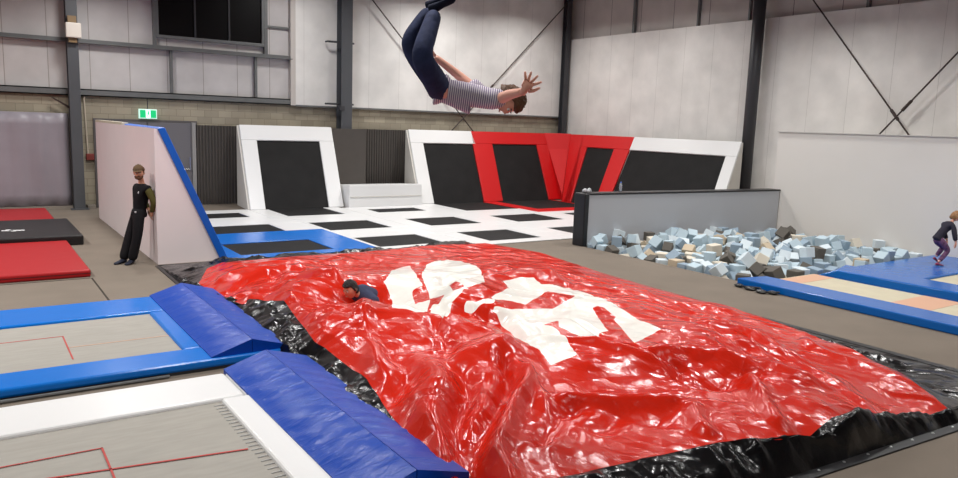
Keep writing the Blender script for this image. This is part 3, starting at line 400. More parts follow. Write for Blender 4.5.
# ------------------------------------------------------------------ trampoline court
def ring(root,x0,x1,y0,y1,a0,a1,b0,b1,m,z=.026):
    g=.004
    for q in ((x0,x1,y0,b0),(x0,x1,b1,y1),(x0,a0,b0,b1),(a1,x1,b0,b1)):
        if q[1]-q[0]>.03 and q[3]-q[2]>.03: MB().box(q[0]+g,q[1]-g,q[2]+g,q[3]-g,.002,z).build('pad',m,root,bevel=.016,seg=2)
def tramp(x0,x1,y0,y1,a0,a1,b0,b1,label,m,group='trampolines of the court'):
    o=empty('court_trampoline',((x0+x1)/2,(y0+y1)/2,0),label,'trampoline',group)
    b0-=.11; a1+=.05
    MB().box(a0-.02,a1+.02,b0-.02,b1+.02,.001,.006).build('bed',M_BED,o)
    ring(o,x0,x1,y0,y1,a0,a1,b0,b1,m); return o
XS={'a':(3.98,6.66,4.05,6.15),'b':(6.66,9.36,7.2,8.82),'c':(9.36,12.08,9.94,11.5),'d':(12.08,14.75,12.68,14.35)}
w='white framed black trampoline '
tramp(3.98,7.1,13.9,17.03,4.3,6.14,14.35,15.65,'blue framed trampoline at the foot of the white partition',M_BLUEV)
tramp(3.98,7.1,17.03,19.0,*XS['a'][2:],17.1,18.3,w+'just behind the blue framed one',M_WHITEV)
tramp(*XS['a'][:2],19.0,21.4,*XS['a'][2:],19.85,20.8,w+'in front of the dark ribbed panel by the doors',M_WHITEV)
def rampbed(k,y1,b1,label,yy=19.0,b0=19.68): return tramp(*XS[k][:2],yy,y1,*XS[k][2:],b0,b1,label,M_WHITEV)
rampbed('b',21.2,21.2,w+'at the foot of the first white ramp')
rampbed('c',20.98,20.45,w+'at the foot of the padded step')
tramp(12.08,14.75,18.55,21.2,12.72,14.85,19.25,21.2,w+'at the foot of the white ramp that joins the red one',M_WHITEV)
tramp(7.1,9.36,16.15,19.0,7.2,8.8,16.8,18.2,w+'in the middle row, one along from the blue frame',M_WHITEV)
tramp(7.1,9.36,13.75,16.15,7.2,8.75,14.2,15.48,w+'next to the blue framed one, behind the red airbag',M_WHITEV)
tramp(9.36,12.08,16.15,19.0,9.94,11.48,16.7,18.08,w+'in the middle row, right before the padded step column',M_WHITEV)
tramp(9.36,12.08,13.5,16.15,9.9,11.38,14.0,15.36,w+'at the court corner between the airbag and the grey barrier',M_WHITEV)
tramp(12.08,14.75,16.15,18.55,12.66,14.32,16.55,17.9,w+'in the middle row before the red pads',M_WHITEV)
tramp(12.08,14.75,13.5,16.15,12.62,14.3,14.0,15.2,w+'partly hidden behind the end of the grey barrier',M_WHITEV)
tramp(14.75,17.6,16.15,18.15,15.3,17.0,16.6,17.7,w+'beside the red pads, mostly behind the grey barrier',M_WHITEV)
tramp(14.75,17.78,18.15,21.2,15.3,17.7,19.0,21.2,'black trampoline in red pads at the corner of the ramps',M_REDPAD)

# ------------------------------------------------------------------ ramps
def bp(x,z):   return Vector((x,21.2+1.4*z/2.41,z))       # point on the back ramp plane
def rp(y,z):   return Vector((17.8+1.45*z/2.41,y,z))
NB=Vector((0,-2.41,1.4)).normalized(); NR=Vector((-2.41,0,1.45)).normalized()
def panel(root,name,q,P,N,m,lift=.0,t=.06,bevel=.015):
    pts=[P(*a)+N*lift for a in q]; return MB().slab(pts,N,t).build(name,m,root,bevel=bevel)
def ramp(P,N,L0,L1,R0,R1,l0,l1,r0,r1,bt,m,label,name='wall_trampoline',left=True,right=True):
    """L0/L1 outer left edge at floor/top, l0/l1 inner left edge, bt = top of the bed"""
    o=empty(name,P((L0+R0)/2,0),label,'trampoline','wall trampolines around the court')
    f=lambda a0,a1,z: a0+(a1-a0)*z/2.41
    panel(o,'bed',[(l0,.0),(r0,.0),(f(r0,r1,bt),bt),(f(l0,l1,bt),bt)],P,N,M_BED,-.03,.02,0)
    panel(o,'top_pad',[(f(L0,L1,bt),bt),(f(R0,R1,bt),bt),(R1,2.41),(L1,2.41)],P,N,m,.02)
    if left: panel(o,'side_pad',[(L0,.02),(l0,.02),(f(l0,l1,bt),bt),(f(L0,L1,bt),bt)],P,N,m,.02)
    if right: panel(o,'side_pad',[(r0,.02),(R0,.02),(f(R0,R1,bt),bt),(f(r0,r1,bt),bt)],P,N,m,.02)
    return o
M_SIDE=mat('ramp_side_white',(214,210,202),.6)
def sidep(P,e0,e1,a,b,root):
    # closed wedge under the sloping edge e0 (floor) .. e1 (top)
    back=22.68 if P is bp else 19.32
    tri=[P(e0,.01),P(e1,2.39),P(e1,2.39),P(e0,.01)]
    def at(p,d,on):
        q=Vector(p); 
        if P is bp: q.x+=d; q.y=q.y+.05 if on else back
        else: q.y+=d; q.x=q.x+.05 if on else back
        return q
    lo,hi=P(e0,.01),P(e1,2.39)
    lb=Vector((hi.x,lo.y,lo.z)) if P is bp else Vector((lo.x,hi.y,lo.z))
    fl=[at(lo,a,1),at(lo,b,1),at(lb,b,0),at(lb,a,0)]; tp=[at(hi,a,1),at(hi,b,1),at(hi,b,0),at(hi,a,0)]
    return MB().hexa(fl+tp).build('side_panel',M_SIDE,root)
r1=ramp(bp,NB,6.68,6.80,9.55,9.72,7.12,7.27,9.07,9.25,1.97,M_WHITEV,'white framed wall ramp with black bed, nearest to the grey doors')
sidep(bp,6.68,6.80,-.05,.08,r1)
sidep(bp,9.55,9.72,-.08,.0,r1)
r2=ramp(bp,NB,12.28,12.51,15.25,15.08,12.78,13.0,14.98,15.06,1.97,M_WHITEV,'white framed wall ramp with black bed, joined to the red ramp',right=False)
sidep(bp,12.28,12.51,-.05,.08,r2)
# the red one leans its left pad over to the right
r3=ramp(bp,NB,14.8,15.05,18.3,18.46,15.6,15.9,17.7,17.95,1.98,M_REDPAD,'red framed wall ramp with black bed on the back wall')
c=empty('corner_pad',(18.2,21.2,0),'glossy red three cornered pad filling the corner between the two red ramps','pad')
MB().hexa([bp(18.3,.02)-NB*.05,rp(20.7,.02)+Vector((.05,0,0)),rp(20.75,.02)+Vector((.2,0,0)),bp(18.3,.02)+Vector((0,.2,0)),bp(18.46,2.41),rp(21.96,2.41),rp(21.96,2.41)+Vector((.15,.1,0)),bp(18.46,2.41)+Vector((.1,.15,0))]).build('cover',mat('red_corner_vinyl',(196,14,18),.55,.25,bump=.2,bscale=6),c,bevel=.01)
MB().hexa([bp(18.46,2.38),rp(21.96,2.38),rp(22.6,2.38),bp(19.2,2.38),bp(18.46,2.43),rp(21.96,2.43),rp(22.6,2.43),bp(19.2,2.43)]).build('top_cover',M_REDPAD,c)
panel(c,'side_pad',[(20.6,.02),(20.15,.02),(21.2,2.41),(21.96,2.41)],rp,NR,M_REDPAD,.02)
r4=ramp(rp,NR,20.5,21.24,18.35,18.62,20.15,20.85,18.95,19.4,1.97,M_REDPAD,'red framed wall ramp with black bed on the side wall')
r5=ramp(rp,NR,18.3,18.62,13.85,14.24,18.3,18.6,14.25,14.64,1.97,M_WHITEV,'wide black wall ramp with white pads near the thick column',left=False)
sidep(rp,13.85,14.24,-.0,.08,r5)
# step
s=empty('padded_step',(10.9,21.7,0),'white padded step box between the two white ramps','step')
MB().hexa([(9.62,20.98,0),(12.2,20.98,0),(12.2,22.5,0),(9.62,22.5,0),(9.66,21.05,.70),(12.2,21.05,.70),(12.2,22.5,.60),(9.66,22.5,.60)]).build('padded_cover',M_WHITEV,s,bevel=.02)
MB().box(9.68,12.15,20.97,21.0,.33,.345).build('seam',M_SIDE,s)

# ------------------------------------------------------------------ grey barrier
b=empty('padded_barrier',(14.9,12.75,0),'long grey padded barrier with black end and top edge behind the foam pit','barrier')
MB().hexa([(x,y,z) for z in (0,1.17) for x,y in ((11.6,12.50),(18.08,12.05),(18.08,12.36),(11.6,12.81))]).build('cover',M_GREYV,b,bevel=.01)
MB().box(11.46,11.6,12.48,12.84,0,1.2).build('end_cap',M_BLACKP,b,bevel=.02)
MB().hexa([(x,y,z) for z in (1.17,1.21) for x,y in ((11.6,12.48),(18.1,12.03),(18.1,12.38),(11.6,12.83))]).build('top_edge',M_BLACKP,b,bevel=.01)
bt=empty('drink_bottle',(12.75,12.68,1.21),'small clear bottle with blue cap on the grey barrier','bottle')
MB().tube([(12.75,12.68,1.21),(12.75,12.68,1.36),(12.75,12.68,1.41)],[.035,.035,.014],12).build('body',mat('clear_plastic',(210,220,230),.1,trans=.7),bt,smooth=True)
MB().tube([(12.75,12.68,1.41),(12.75,12.68,1.44)],.017,10).build('cap',mat('cap_blue',(70,110,200),.4),bt)
cb=MB()
for k in range(5): cb.ball((11.62+.05*k,12.7+.03*math.sin(k*2),1.25+.03*math.sin(k*3)),(.05,.045,.04+.012*(k%2)),nu=7,nv=5)
setp(cb.build('crumpled_wrapper',mat('wrapper',(190,192,196),.2,.6)),'crumpled clear wrapper on the near end of the grey barrier','wrapper')

# ------------------------------------------------------------------ left crash mats
def crash(x0,x1,y0,y1,z0,z1,m,label):
    o=empty('crash_mat',((x0+x1)/2,(y0+y1)/2,0),label,'mat','crash mats by the plastic sheet')
    MB().box(x0,x1,y0,y1,z0,z1).build('cover',m,o,bevel=.03,seg=3)
    MB().box(x0+.03,x1+.004,y0-.004,y1+.004,z0+(z1-z0)*.5,z0+(z1-z0)*.5+.008).build('seam',M_BLACKP,o)
    return o
crash(-2.2,1.70,19.55,22.5,0,.12,M_REDMAT,'red crash mat nearest the plastic sheet, behind the black one')
bm_=crash(-2.2,1.9,16.7,19.5,.0,.2,M_BLACKM,'black crash mat lying between the two red ones')
lg=MB().hexa([(.55,17.75,.201),(.95,17.7,.201),(.95,17.82,.201),(.55,17.87,.201),(.55,17.75,.204),(.95,17.7,.204),(.95,17.82,.204),(.55,17.87,.204)])
lg.hexa([(.62,17.95,.201),(.72,17.65,.201),(.8,17.65,.201),(.7,17.95,.201),(.62,17.95,.204),(.72,17.65,.204),(.8,17.65,.204),(.7,17.95,.204)])
lg.hexa([(.3,17.05,.201),(.42,17.0,.201),(.42,17.1,.201),(.3,17.12,.201),(.3,17.05,.204),(.42,17.0,.204),(.42,17.1,.204),(.3,17.12,.204)])
lg.build('white_print',mat('print_white',(220,220,220),.6),bm_)
crash(-2.2,1.60,13.35,16.65,0,.12,M_REDMAT,'big red crash mat in front of the black one')
for k,(x0,x1,y0,y1) in enumerate(((-3,1.6,13.23,13.26),(1.585,1.61,11.1,13.25),(8.5,8.53,-3,2.86))):
    structure(MB().box(x0,x1,y0,y1,.0,.003).build('trim_%d'%(30+k),M_SEAM))

# ------------------------------------------------------------------ near trampolines
def nearpad(root,q,m,z0=.03,z1=.125): return MB().box(*q,z0,z1).build('pad',m,root,bevel=.03,seg=3)
tb=empty('competition_trampoline',(0,9.4,0),'blue framed trampoline with pale bed beside the upper blue wedge','trampoline')
MB().box(-4,1.9,8.25,10.2,.085,.095).build('bed',M_BEDL,tb)
for q in ((-4,2.9,7.80,8.31),(-4,2.9,10.13,11.02),(1.86,2.9,8.32,10.12)): nearpad(tb,q,M_BLUEV)
MB().box(-4,2.9,7.82,7.86,.0,.05).box(2.84,2.9,7.84,11,.0,.05).build('steel_frame',M_STEELD,tb)
for q in ((-3.9,.83,9.5,9.515),(.815,.83,8.55,9.515),(.82,1.86,9.0,9.02)): MB().box(*q,.095,.098).build('red_marking',M_REDLINE if q[0]<.82 else mat('tan_line',(196,160,140),.8),tb)
tw=empty('competition_trampoline',(0,5.0,0),'white framed trampoline with pale bed beside the lower blue wedge','trampoline')
MB().box(-4,1.83,2.6,6.66,.08,.09).build('bed',M_BEDL,tw)
for q in ((-4,2.02,6.64,7.33),(1.80,2.55,2.0,6.63),(2.03,2.9,6.64,7.33)): nearpad(tw,q,M_WHITEV)
MB().box(-4,2.9,7.2,7.26,.0,.04).build('steel_frame',M_GALV,tw)
for q in ((-3.9,.76,6.09,6.104),(.745,.76,4.6,6.1)): MB().box(*q,.095,.098).build('red_marking',M_REDLINE,tw)
MB().hexa([(.2,5.76,.0952),(1.7,5.52,.0952),(1.7,5.54,.0952),(.2,5.78,.0952),(.2,5.76,.098),(1.7,5.52,.098),(1.7,5.54,.098),(.2,5.78,.098)]).build('red_marking',M_REDLINE,tw)
sp0=None
for k in range(44):
    y=6.55-k*.075
    if sp0 is None:
        sp0=MB().tube([(1.72,y,.092),(1.82,y,.094)],.006,6).build('spring',mat('spring_steel',(176,176,174),.5,metal=.2),tw)
    else:
        s_=sp0.copy(); COL.objects.link(s_); s_.parent=tw; s_.location=(0,-k*.075,0)
bb=MB()
for k,x in enumerate((.02,.45,.95)): bb.box(x,x+.2,7.40,7.7,.0,.03)
# side of the frame tubes in the gap between the two trampolines
setp(MB().tube([(-4,7.74,.02),(1.6,7.77,.02)],.018,8).build('steel_tube',M_GALV),'dark steel tube lying on the carpet between the two near trampolines','tube')

def wedge(y0,y1,label):
    """two sloping mats back to back, ridge running away from the viewer, cover slightly puckered"""
    prof=[(2.04,.09),(2.04,.15),(2.26,.2),(2.47,.27),(2.68,.235),(2.91,.16),(2.91,.09)]
    o=empty('landing_wedge',(2.47,(y0+y1)/2,.09),label,'wedge','blue wedges along the airbag')
    def half(idx,nm):
        pts=[]
        a,b=idx
        P0,P1=Vector((a[0],0,a[1])),Vector((b[0],0,b[1])); n=56; m_=12; me=MB()
        for j in range(n+1):
            y=y0+(y1-y0)*j/n
            for i in range(m_+1):
                t=i/m_; p=P0.lerp(P1,t)
                e=min(1,6*t,6*(1-t))*min(1,8*j/n,8*(1-j/n))
                pk=.006*e*math.sin(j*1.25+3*t+1.7*math.sin(j*.37))+.004*e*math.sin(j*2.9-5*t)
                me.v.append((p.x,y,p.z+pk+.012*e*math.sin(PI*t)))
        for j in range(n):
            for i in range(m_): me.f.append((j*(m_+1)+i,j*(m_+1)+i+1,(j+1)*(m_+1)+i+1,(j+1)*(m_+1)+i)); me.mi.append(0)
        # sides down to the underside
        L=len(me.v); r=m_+1
        ring_=[j*r for j in range(n+1)]+[n*r+i for i in range(1,r)]+[j*r+m_ for j in range(n-1,-1,-1)]+[i for i in range(m_-1,0,-1)]
        for k in ring_: v=me.v[k]; me.v.append((v[0],v[1],.09))
        K=len(ring_)
        for k in range(K): me.f.append((ring_[k],ring_[(k+1)%K],L+(k+1)%K,L+k)); me.mi.append(0)
        me.f.append(tuple(range(L,L+K))); me.mi.append(0)
        ob=me.build(nm,M_BLUED,o,smooth=True); ob.modifiers.new('e','EDGE_SPLIT').split_angle=.7
    half(((2.04,.135),(2.468,.275)),'inner_slope'); half(((2.474,.275),(2.91,.15)),'outer_slope')
    return o
wedge(7.84,11.03,'upper blue wedge, ridge backed, beside the blue framed trampoline')
wedge(4.24,7.40,'lower blue wedge, ridge backed, beside the white framed trampoline')

# ------------------------------------------------------------------ right hand mats
a=empty('runway_mat',(11.5,4.6,0),'long low blue mat between the carpet and the tan track','mat')
MB().hexa([(11.17,0,0),(11.86,0,0),(11.86,8.02,0),(11.2,8.14,0),(11.17,0,.13),(11.86,0,.13),(11.86,8.02,.13),(11.2,8.14,.13)]).build('cover',M_BLUEM,a,bevel=.02,seg=3)
t=empty('tumble_track',(12.6,4.0,0),'tan tumbling track with orange bands between two blue mats','track')
MB().box(11.87,13.3,0,7.98,.0,.05).build('bed',M_BEDT,t)
for y0,y1 in ((7.55,7.95),(5.35,5.95),(3.2,3.8)): MB().box(11.87,13.3,y0,y1,.0505,.053).build('orange_band',M_ORANGE,t)
b2=empty('runway_mat',(13.7,4.2,0),'thick blue mat with sloped end on the far side of the tan track','mat')
MB().hexa([(13.32,0,0),(14.1,0,0),(14.1,8.1,0),(13.32,8.0,0),(13.34,0,.2),(14.1,0,.2),(14.1,7.8,.2),(13.34,7.55,.2)]).build('cover',M_BLUEM,b2,bevel=.025,seg=3)
k=empty('tumbling_trampoline',(16.1,4.5,0),'blue padded trampoline that the small child is running on','trampoline')
for q in ((14.12,18.1,6.6,7.95),(17.3,18.1,0,6.59),(14.12,14.5,0,6.59)): MB().box(*q,.0,.1).build('pad',M_BLUEM,k,bevel=.025,seg=3)
MB().box(14.5,17.3,0,6.6,.0,.06).build('bed',M_BEDT,k)
st=MB()
for x,y,r in ((11.08,8.0,.07),(11.05,7.75,.09),(11.0,7.5,.08),(11.1,7.35,.07)): st.ball((x,y,.03),(r,r*1.3,.035),nu=9,nv=6)
st.tube([(11.15,8.1,.03),(11.0,7.85,.05),(11.1,7.6,.06),(10.98,7.45,.03),(11.15,7.25,.05)],.018,6)
setp(st.build('buckle_strap',M_BLACKP),'black straps with buckles lying on the carpet at the end of the low blue mat','strap')

# ------------------------------------------------------------------ foam pit
FM={'b0':mat('foam_pale_blue',(186,204,213),.95,.1,bump=.15,bscale=90),'b1':mat('foam_ice',(210,221,226),.95,.1,bump=.15,bscale=90),'b2':mat('foam_slate_blue',(150,168,182),.95,.1,bump=.15,bscale=90),
 'g':mat('foam_charcoal',(104,100,94),.95,.1,bump=.15,bscale=90),'t':mat('foam_tan',(196,180,156),.95,.1,bump=.15,bscale=90),'c':mat('foam_cream',(214,206,190),.95,.1,bump=.15,bscale=90)}
FL={'b0':'pale blue','b1':'ice blue','b2':'slate blue','g':'charcoal','t':'tan','c':'cream'}
proto={}
rnd=random.Random(12)
for bx,by,bz,ex,ey,ez,sz in BLOCKS:
    left=bx<13.3
    c=rnd.choices(['b0','b1','b2','g','t','c'],[20,14,8,22,16,10] if left else [44,26,18,9,4,4])[0]
    key=(c,sz)
    if key not in proto:
        h=sz/200; o=MB().box(-h,h,-h,h,-h,h).build('foam_block',FM[c],rebase=False,bevel=.008,seg=1); proto[key]=o
    else:
        o=proto[key].copy(); COL.objects.link(o)
    o.location=(bx,by,bz); o.rotation_euler=(ex,ey,ez)
    zone=('at the carpet edge of the pit' if bx<12.6 else 'against the white hoarding' if bx>17 else 'along the grey barrier' if by>11.4 else 'beside the blue mats' if by<9.6 else 'in the middle of the foam pit')
    setp(o,FL[c]+' foam block lying '+zone,'foam block','foam pit blocks, '+FL[c]+', '+zone)
# ------------------------------------------------------------------ airbag
def poly_sdf(X,Y,poly):
    p=np.array(poly); q=np.roll(p,-1,0); d=np.full(X.shape,1e9); ins=np.zeros(X.shape,bool)
    for (ax,ay),(bx,by) in zip(p,q):
        dx,dy=bx-ax,by-ay; l2=dx*dx+dy*dy
        if l2<1e-10: continue
        t=np.clip(((X-ax)*dx+(Y-ay)*dy)/l2,0,1); d=np.minimum(d,np.hypot(X-ax-t*dx,Y-ay-t*dy))
        c=(ay>Y)!=(by>Y)
        with np.errstate(divide='ignore',invalid='ignore'): xi=(bx-ax)*(Y-ay)/(by-ay if by!=ay else 1e-9)+ax
        ins^=c&(X<xi)
    return np.where(ins,-d,d)
def airbag():
    root=empty('airbag',(6.0,8.2,0),'huge slack red airbag with white printed letters and black skirt','airbag')
    NU,NV=240,340
    X,Y,Z,rim=bag_grid(NU,NV)
    def gridmesh(name,X,Y,Z,m,att=None):
        a,b=X.shape; co=np.stack([X,Y,Z],-1).reshape(-1,3)
        i=np.arange(a-1)[:,None]*b+np.arange(b-1)[None]; f=np.stack([i,i+b,i+b+1,i+1],-1).reshape(-1,4)
        me=bpy.data.meshes.new(name); me.from_pydata(co.tolist(),[],f.tolist())
        if att is not None:
            at=me.attributes.new('print_distance','FLOAT','POINT'); at.data.foreach_set('value',att.reshape(-1).astype(np.float32))
        me.update(); return link(name,me,m,root,smooth=True)
    sd=np.full(X.shape,9.)
    for pl in LETTERS: sd=np.minimum(sd,poly_sdf(X,Y,pl))
    for pl in LETTER_HOLES: sd=np.maximum(sd,-poly_sdf(X,Y,pl))
    gridmesh('top_sheet',X,Y,Z,vinyl('red_airbag_vinyl',(201,36,17),.19,3.4,.72,(1,.6,1),coat=.0,letters=True,facets=True),sd)
    # black skirt: four lofts from the rim of the red sheet to the pit edge
    LF,RF,RB,LB=(2.62,3.30),(9.43,2.86),(9.6,13.5),(2.72,13.85)
    def loft(name,rx,ry,rz,A,B,side,bul,nt=34,dip=0,fold=0):
        n=len(rx); l=np.concatenate([[0],np.cumsum(np.hypot(np.diff(rx),np.diff(ry)))]); t=(l/l[-1])[:,None]
        ex=A[0]+(B[0]-A[0])*t; ey=A[1]+(B[1]-A[1])*t; s=np.linspace(0,1,nt)[None]
        gx=rx[:,None]*(1-s)+ex*s; gy=ry[:,None]*(1-s)+ey*s
        e=np.sin(PI*s); edge=np.minimum(1,np.minimum(t,1-t)*12)
        drop=(1-s)**(1.0+dip*2)
        gz=(rz[:,None]-.012)*drop+.01+e*edge*bul*(.5+vnoise(gx*2.1,gy*2.1,41))
        k=e*edge
        gz=gz+k*(.07*ridged(gx*2.3+5,gy*1.1,42)+.035*ridged(gx*4.1,gy*3.,43)+.015*ridged(gx*9,gy*8,44))-k*.05
        if fold: gz=gz+k*fold*(np.sin(s*PI*5+2.2*vnoise(gx*.5,gy*.5,47)*2+.8*np.sin(t*9))+.3)
        gz=np.maximum(gz,.008)
        return gridmesh(name,gx,gy,gz,M_BLACKV)
    loft('skirt',X[:,0],Y[:,0],Z[:,0],LF,RF,-1,.13)
    loft('skirt',X[:,-1],Y[:,-1],Z[:,-1],LB,RB,1,.075)
    loft('skirt',X[0],Y[0],Z[0],LF,LB,-1,.06)
    loft('skirt',X[-1],Y[-1],Z[-1],RF,RB,1,-.03,dip=.7,fold=.06)
    # edging strips with studs
    def strip(A,B,w,inn,name='edging_strip'):
        a,b=Vector((*A,0)),Vector((*B,0)); d=(b-a).normalized(); nrm=Vector((-d.y,d.x,0))*inn
        q=[a-nrm*w*.4,b-nrm*w*.4,b+nrm*w*.6,a+nrm*w*.6]
        if inn<0: q=q[::-1]
        MB().hexa([p for p in q]+[p+Vector((0,0,.014)) for p in q]).build(name,M_BLACKP,root,bevel=.004)
        return a,b,d,nrm
    a,b_,d,nrm=strip(LF,RF,.24,1); strip(LB,RB,.10,-1); strip(LF,LB,.12,-1); ra=strip(RF,RB,.12,1)
    ms=mat('stud_metal',(200,200,200),.3,metal=.8); first=None; k=0
    L=(b_-a).length; inv=world(root).inverted()
    while .25+k*.33<L-.1:
        p=a+d*(.25+k*.33)+nrm*-.03
        if first is None:
            first=MB().ball((p.x,p.y,.016),(.014,.014,.008),nu=8,nv=4).build('stud',ms,root); p0=p.copy()
        else:
            c=first.copy(); COL.objects.link(c); c.parent=root; c.location=p-p0
        k+=1
airbag()

# ------------------------------------------------------------------ people
def skin(name,J,E,parent,m,grow=0,root=None,sub=2,stripe=None):
    names=list(J); me=bpy.data.meshes.new(name); me.from_pydata([J[k][:3] for k in names],[(names.index(a),names.index(b)) for a,b in E],[])
    o=bpy.data.objects.new(name,me); COL.objects.link(o); o.modifiers.new('skin','SKIN').branch_smoothing=.6
    for i,k in enumerate(names):
        r=J[k][3]; r=r if isinstance(r,tuple) else (r,r)
        if E is LIMB: q=.74 if k[:3] in ('pel','wai','che','hip','kne') else .9 if k[:2]=='sh' else 1; r=(r[0]*q,r[1]*q)
        me.skin_vertices[0].data[i].radius=(r[0]+grow,r[1]+grow); me.skin_vertices[0].data[i].use_root=(k==(root or names[0]))
    s=o.modifiers.new('sub','SUBSURF'); s.levels=sub; s.render_levels=sub
    dg=bpy.context.evaluated_depsgraph_get(); dg.update()
    out=bpy.data.meshes.new_from_object(o.evaluated_get(dg)); bpy.data.objects.remove(o); out.name=name; out.materials.clear()
    if stripe:
        p,ax=Vector(stripe[0]),Vector(stripe[1]).normalized(); at=out.attributes.new('stripe','FLOAT','POINT')
        for i,v in enumerate(out.vertices): at.data[i].value=(v.co-p).dot(ax)+5
    return out
def join(me,mb,mats):
    """append an MB's geometry (material indices kept) to a mesh"""
    b=bmesh.new(); b.from_mesh(me); 
    for f in b.faces: f.smooth=True
    tmp=mb.mesh('t'); c=bmesh.new(); c.from_mesh(tmp)
    mp=[b.verts.new(v.co) for v in c.verts]
    for f in c.faces:
        g=b.faces.new([mp[v.index] for v in f.verts]); g.material_index=f.material_index; g.smooth=True
    b.to_mesh(me); b.free(); c.free(); bpy.data.meshes.remove(tmp); return me
def basis(F,U):
    F=Vector(F).normalized(); U=Vector(U); U=(U-F*U.dot(F)).normalized(); return F.cross(U),F,U
def head(mb,c,F,U,k=1.0):
    R,F,U=basis(F,U); c=Vector(c); P=lambda x,y,z: c+(R*x+F*y+U*z)*k
    nu,nv=28,20; vs=[]
    for j in range(nv+1):
        for i in range(nu):
            a=PI*j/nv; b=2*PI*i/nu; x,y,z=math.sin(a)*math.sin(b),math.sin(a)*math.cos(b),math.cos(a)
            X,Y,Z=x*.076,y*.095,z*.118
            if z<0: X*=1-.42*(-z)**1.6; Y*=1-.12*(-z) if y>0 else 1-.45*(-z)**1.2
            if y>0:
                Y+=.024*math.exp(-((x/.16)**2+((z+.12)/.17)**2))          # nose
                Y-=.012*math.exp(-(((abs(x)-.36)/.16)**2+((z-.08)/.12)**2))  # sockets
                Y+=.008*math.exp(-((x/.5)**2+((z-.25)/.08)**2))           # brow
                Y+=.010*math.exp(-((x/.3)**2+((z+.5)/.09)**2))            # lips
                Y+=.012*math.exp(-((x/.3)**2+((z+.85)/.15)**2))           # chin
            vs.append(P(X,Y,Z))
    fs=[(j*nu+i,(j+1)*nu+i,(j+1)*nu+(i+1)%nu,j*nu+(i+1)%nu) for j in range(nv) for i in range(nu)]
    mb.add(vs,fs,0)
    for s in (-1,1):
        q=P(s*.029,.083,.01); mb.ball(q,.0125*k,1,8,6); mb.ball(P(s*.030,.0935,.01),.0055*k,2,6,4)
        mb.tube([P(s*.046,.084,.03),P(s*.028,.096,.034),P(s*.014,.096,.028)],.004*k,5,2)
        mb.tube([P(s*.078,.0,.03),P(s*.088,-.012,.02),P(s*.086,-.014,-.01),P(s*.078,-.002,-.03)],[.007*k,.012*k,.012*k,.006*k],8,0)
    mb.tube([P(-.022,.086,-.057),P(0,.094,-.059),P(.022,.086,-.057)],[.003*k,.006*k,.003*k],6,3)
def hair_cap(c,F,U,k,m,parent,front=.55,low=-.25,name='hair',puff=.016,seed=1):
    """shell over the skull; front = height of the fringe, low = how far it reaches at the nape"""
    R,F,U=basis(F,U); c=Vector(c); rd=random.Random(seed); nu,nv=30,16; mb=MB(); vs=[]
    for j in range(nv+1):
        for i in range(nu):
            b=2*PI*i/nu; y=math.cos(b); lim=math.acos(max(-1,min(1,(front if y>.35 else low+(front-low)*max(0,(y+.25)/.6)**1.2 if y>-.25 else low))))
            a=lim*j/nv; x,y,z=math.sin(a)*math.sin(b),math.sin(a)*math.cos(b),math.cos(a)
            g=puff*(1+.5*math.sin(b*9+j*.9)*.5+rd.uniform(-.25,.25))
            if j==nv: g=-.004
            vs.append(c+(R*x*(.076+g)+F*(y*(.095+g))+U*(z*(.118+g)))*k)
    mb.add(vs,[(j*nu+i,(j+1)*nu+i,(j+1)*nu+(i+1)%nu,j*nu+(i+1)%nu) for j in range(nv) for i in range(nu)])
    return mb.build(name,m,parent,smooth=True)
def hand(mb,w,D,N,side=1,k=1.0,spread=.25,curl=.3,mi=0):
    """palm from the wrist w along D, back of the hand facing N, thumb to +side"""
    D=Vector(D).normalized(); N=Vector(N); N=(N-D*N.dot(D)).normalized(); S=D.cross(N)*side; w=Vector(w)
    mb.tube([w-D*.02*k,w+D*.02*k,w+D*.05*k,w+D*.085*k],[.024*k,.027*k,.030*k,.020*k],10,mi)
    mb.tube([w+S*.018*k+D*.03*k,w+S*.024*k+D*.085*k],[.018*k,.015*k],8,mi); mb.tube([w-S*.018*k+D*.03*k,w-S*.026*k+D*.08*k],[.018*k,.014*k],8,mi)
    for q,(o,L) in enumerate(((.030,.068),(.010,.078),(-.010,.072),(-.029,.056))):
        a=spread*(1.5-q); d=(D*math.cos(a)+S*math.sin(a)); p=w+(D*.082+S*o)*k; pts=[p]; cu=0
        for f in (.45,.32,.23):
            cu+=curl*.55; dd=d*math.cos(cu)-N*math.sin(cu); pts.append(pts[-1]+dd*L*f*k)
        mb.tube(pts,[.0105*k,.0098*k,.0088*k,.006*k],8,mi)
    p=w+(D*.025+S*.028)*k; d=(D*.62+S*.78-N*.1).normalized(); d2=(D*.85+S*.5-N*.15).normalized()
    mb.tube([p,p+d*.035*k,p+(d*.035+d2*.028)*k,p+(d*.035+d2*.05)*k],[.015*k,.012*k,.0105*k,.007*k],8,mi)
def shoe(w,D,U,k,m,parent,name='shoe',L=.27):
    """foot shaped shoe: heel at ankle w, toe along D, U up"""
    R,D,U=basis(D,U); w=Vector(w); mb=MB(); rings=[(-.07,.032,.075,.0),(-.045,.042,.085,0),(0,.044,.09,0),(.06,.045,.062,0),(.12,.050,.045,0),(.165,.046,.036,0),(.195,.028,.024,0)]
    vs=[];n=12
    for (y,rx,h,_) in rings:
        for i in range(n):
            a=2*PI*i/n; vs.append(w+(D*y*L/.27+R*rx*math.cos(a)+U*(-.08+h*.5+h*.5*math.sin(a)))*k)
    mb.add(vs,[(j*n+i,(j+1)*n+i,(j+1)*n+(i+1)%n,j*n+(i+1)%n) for j in range(len(rings)-1) for i in range(n)]+[tuple(range(n)),tuple((len(rings)-1)*n+i for i in range(n))])
    return mb.build(name,m,parent,smooth=True)

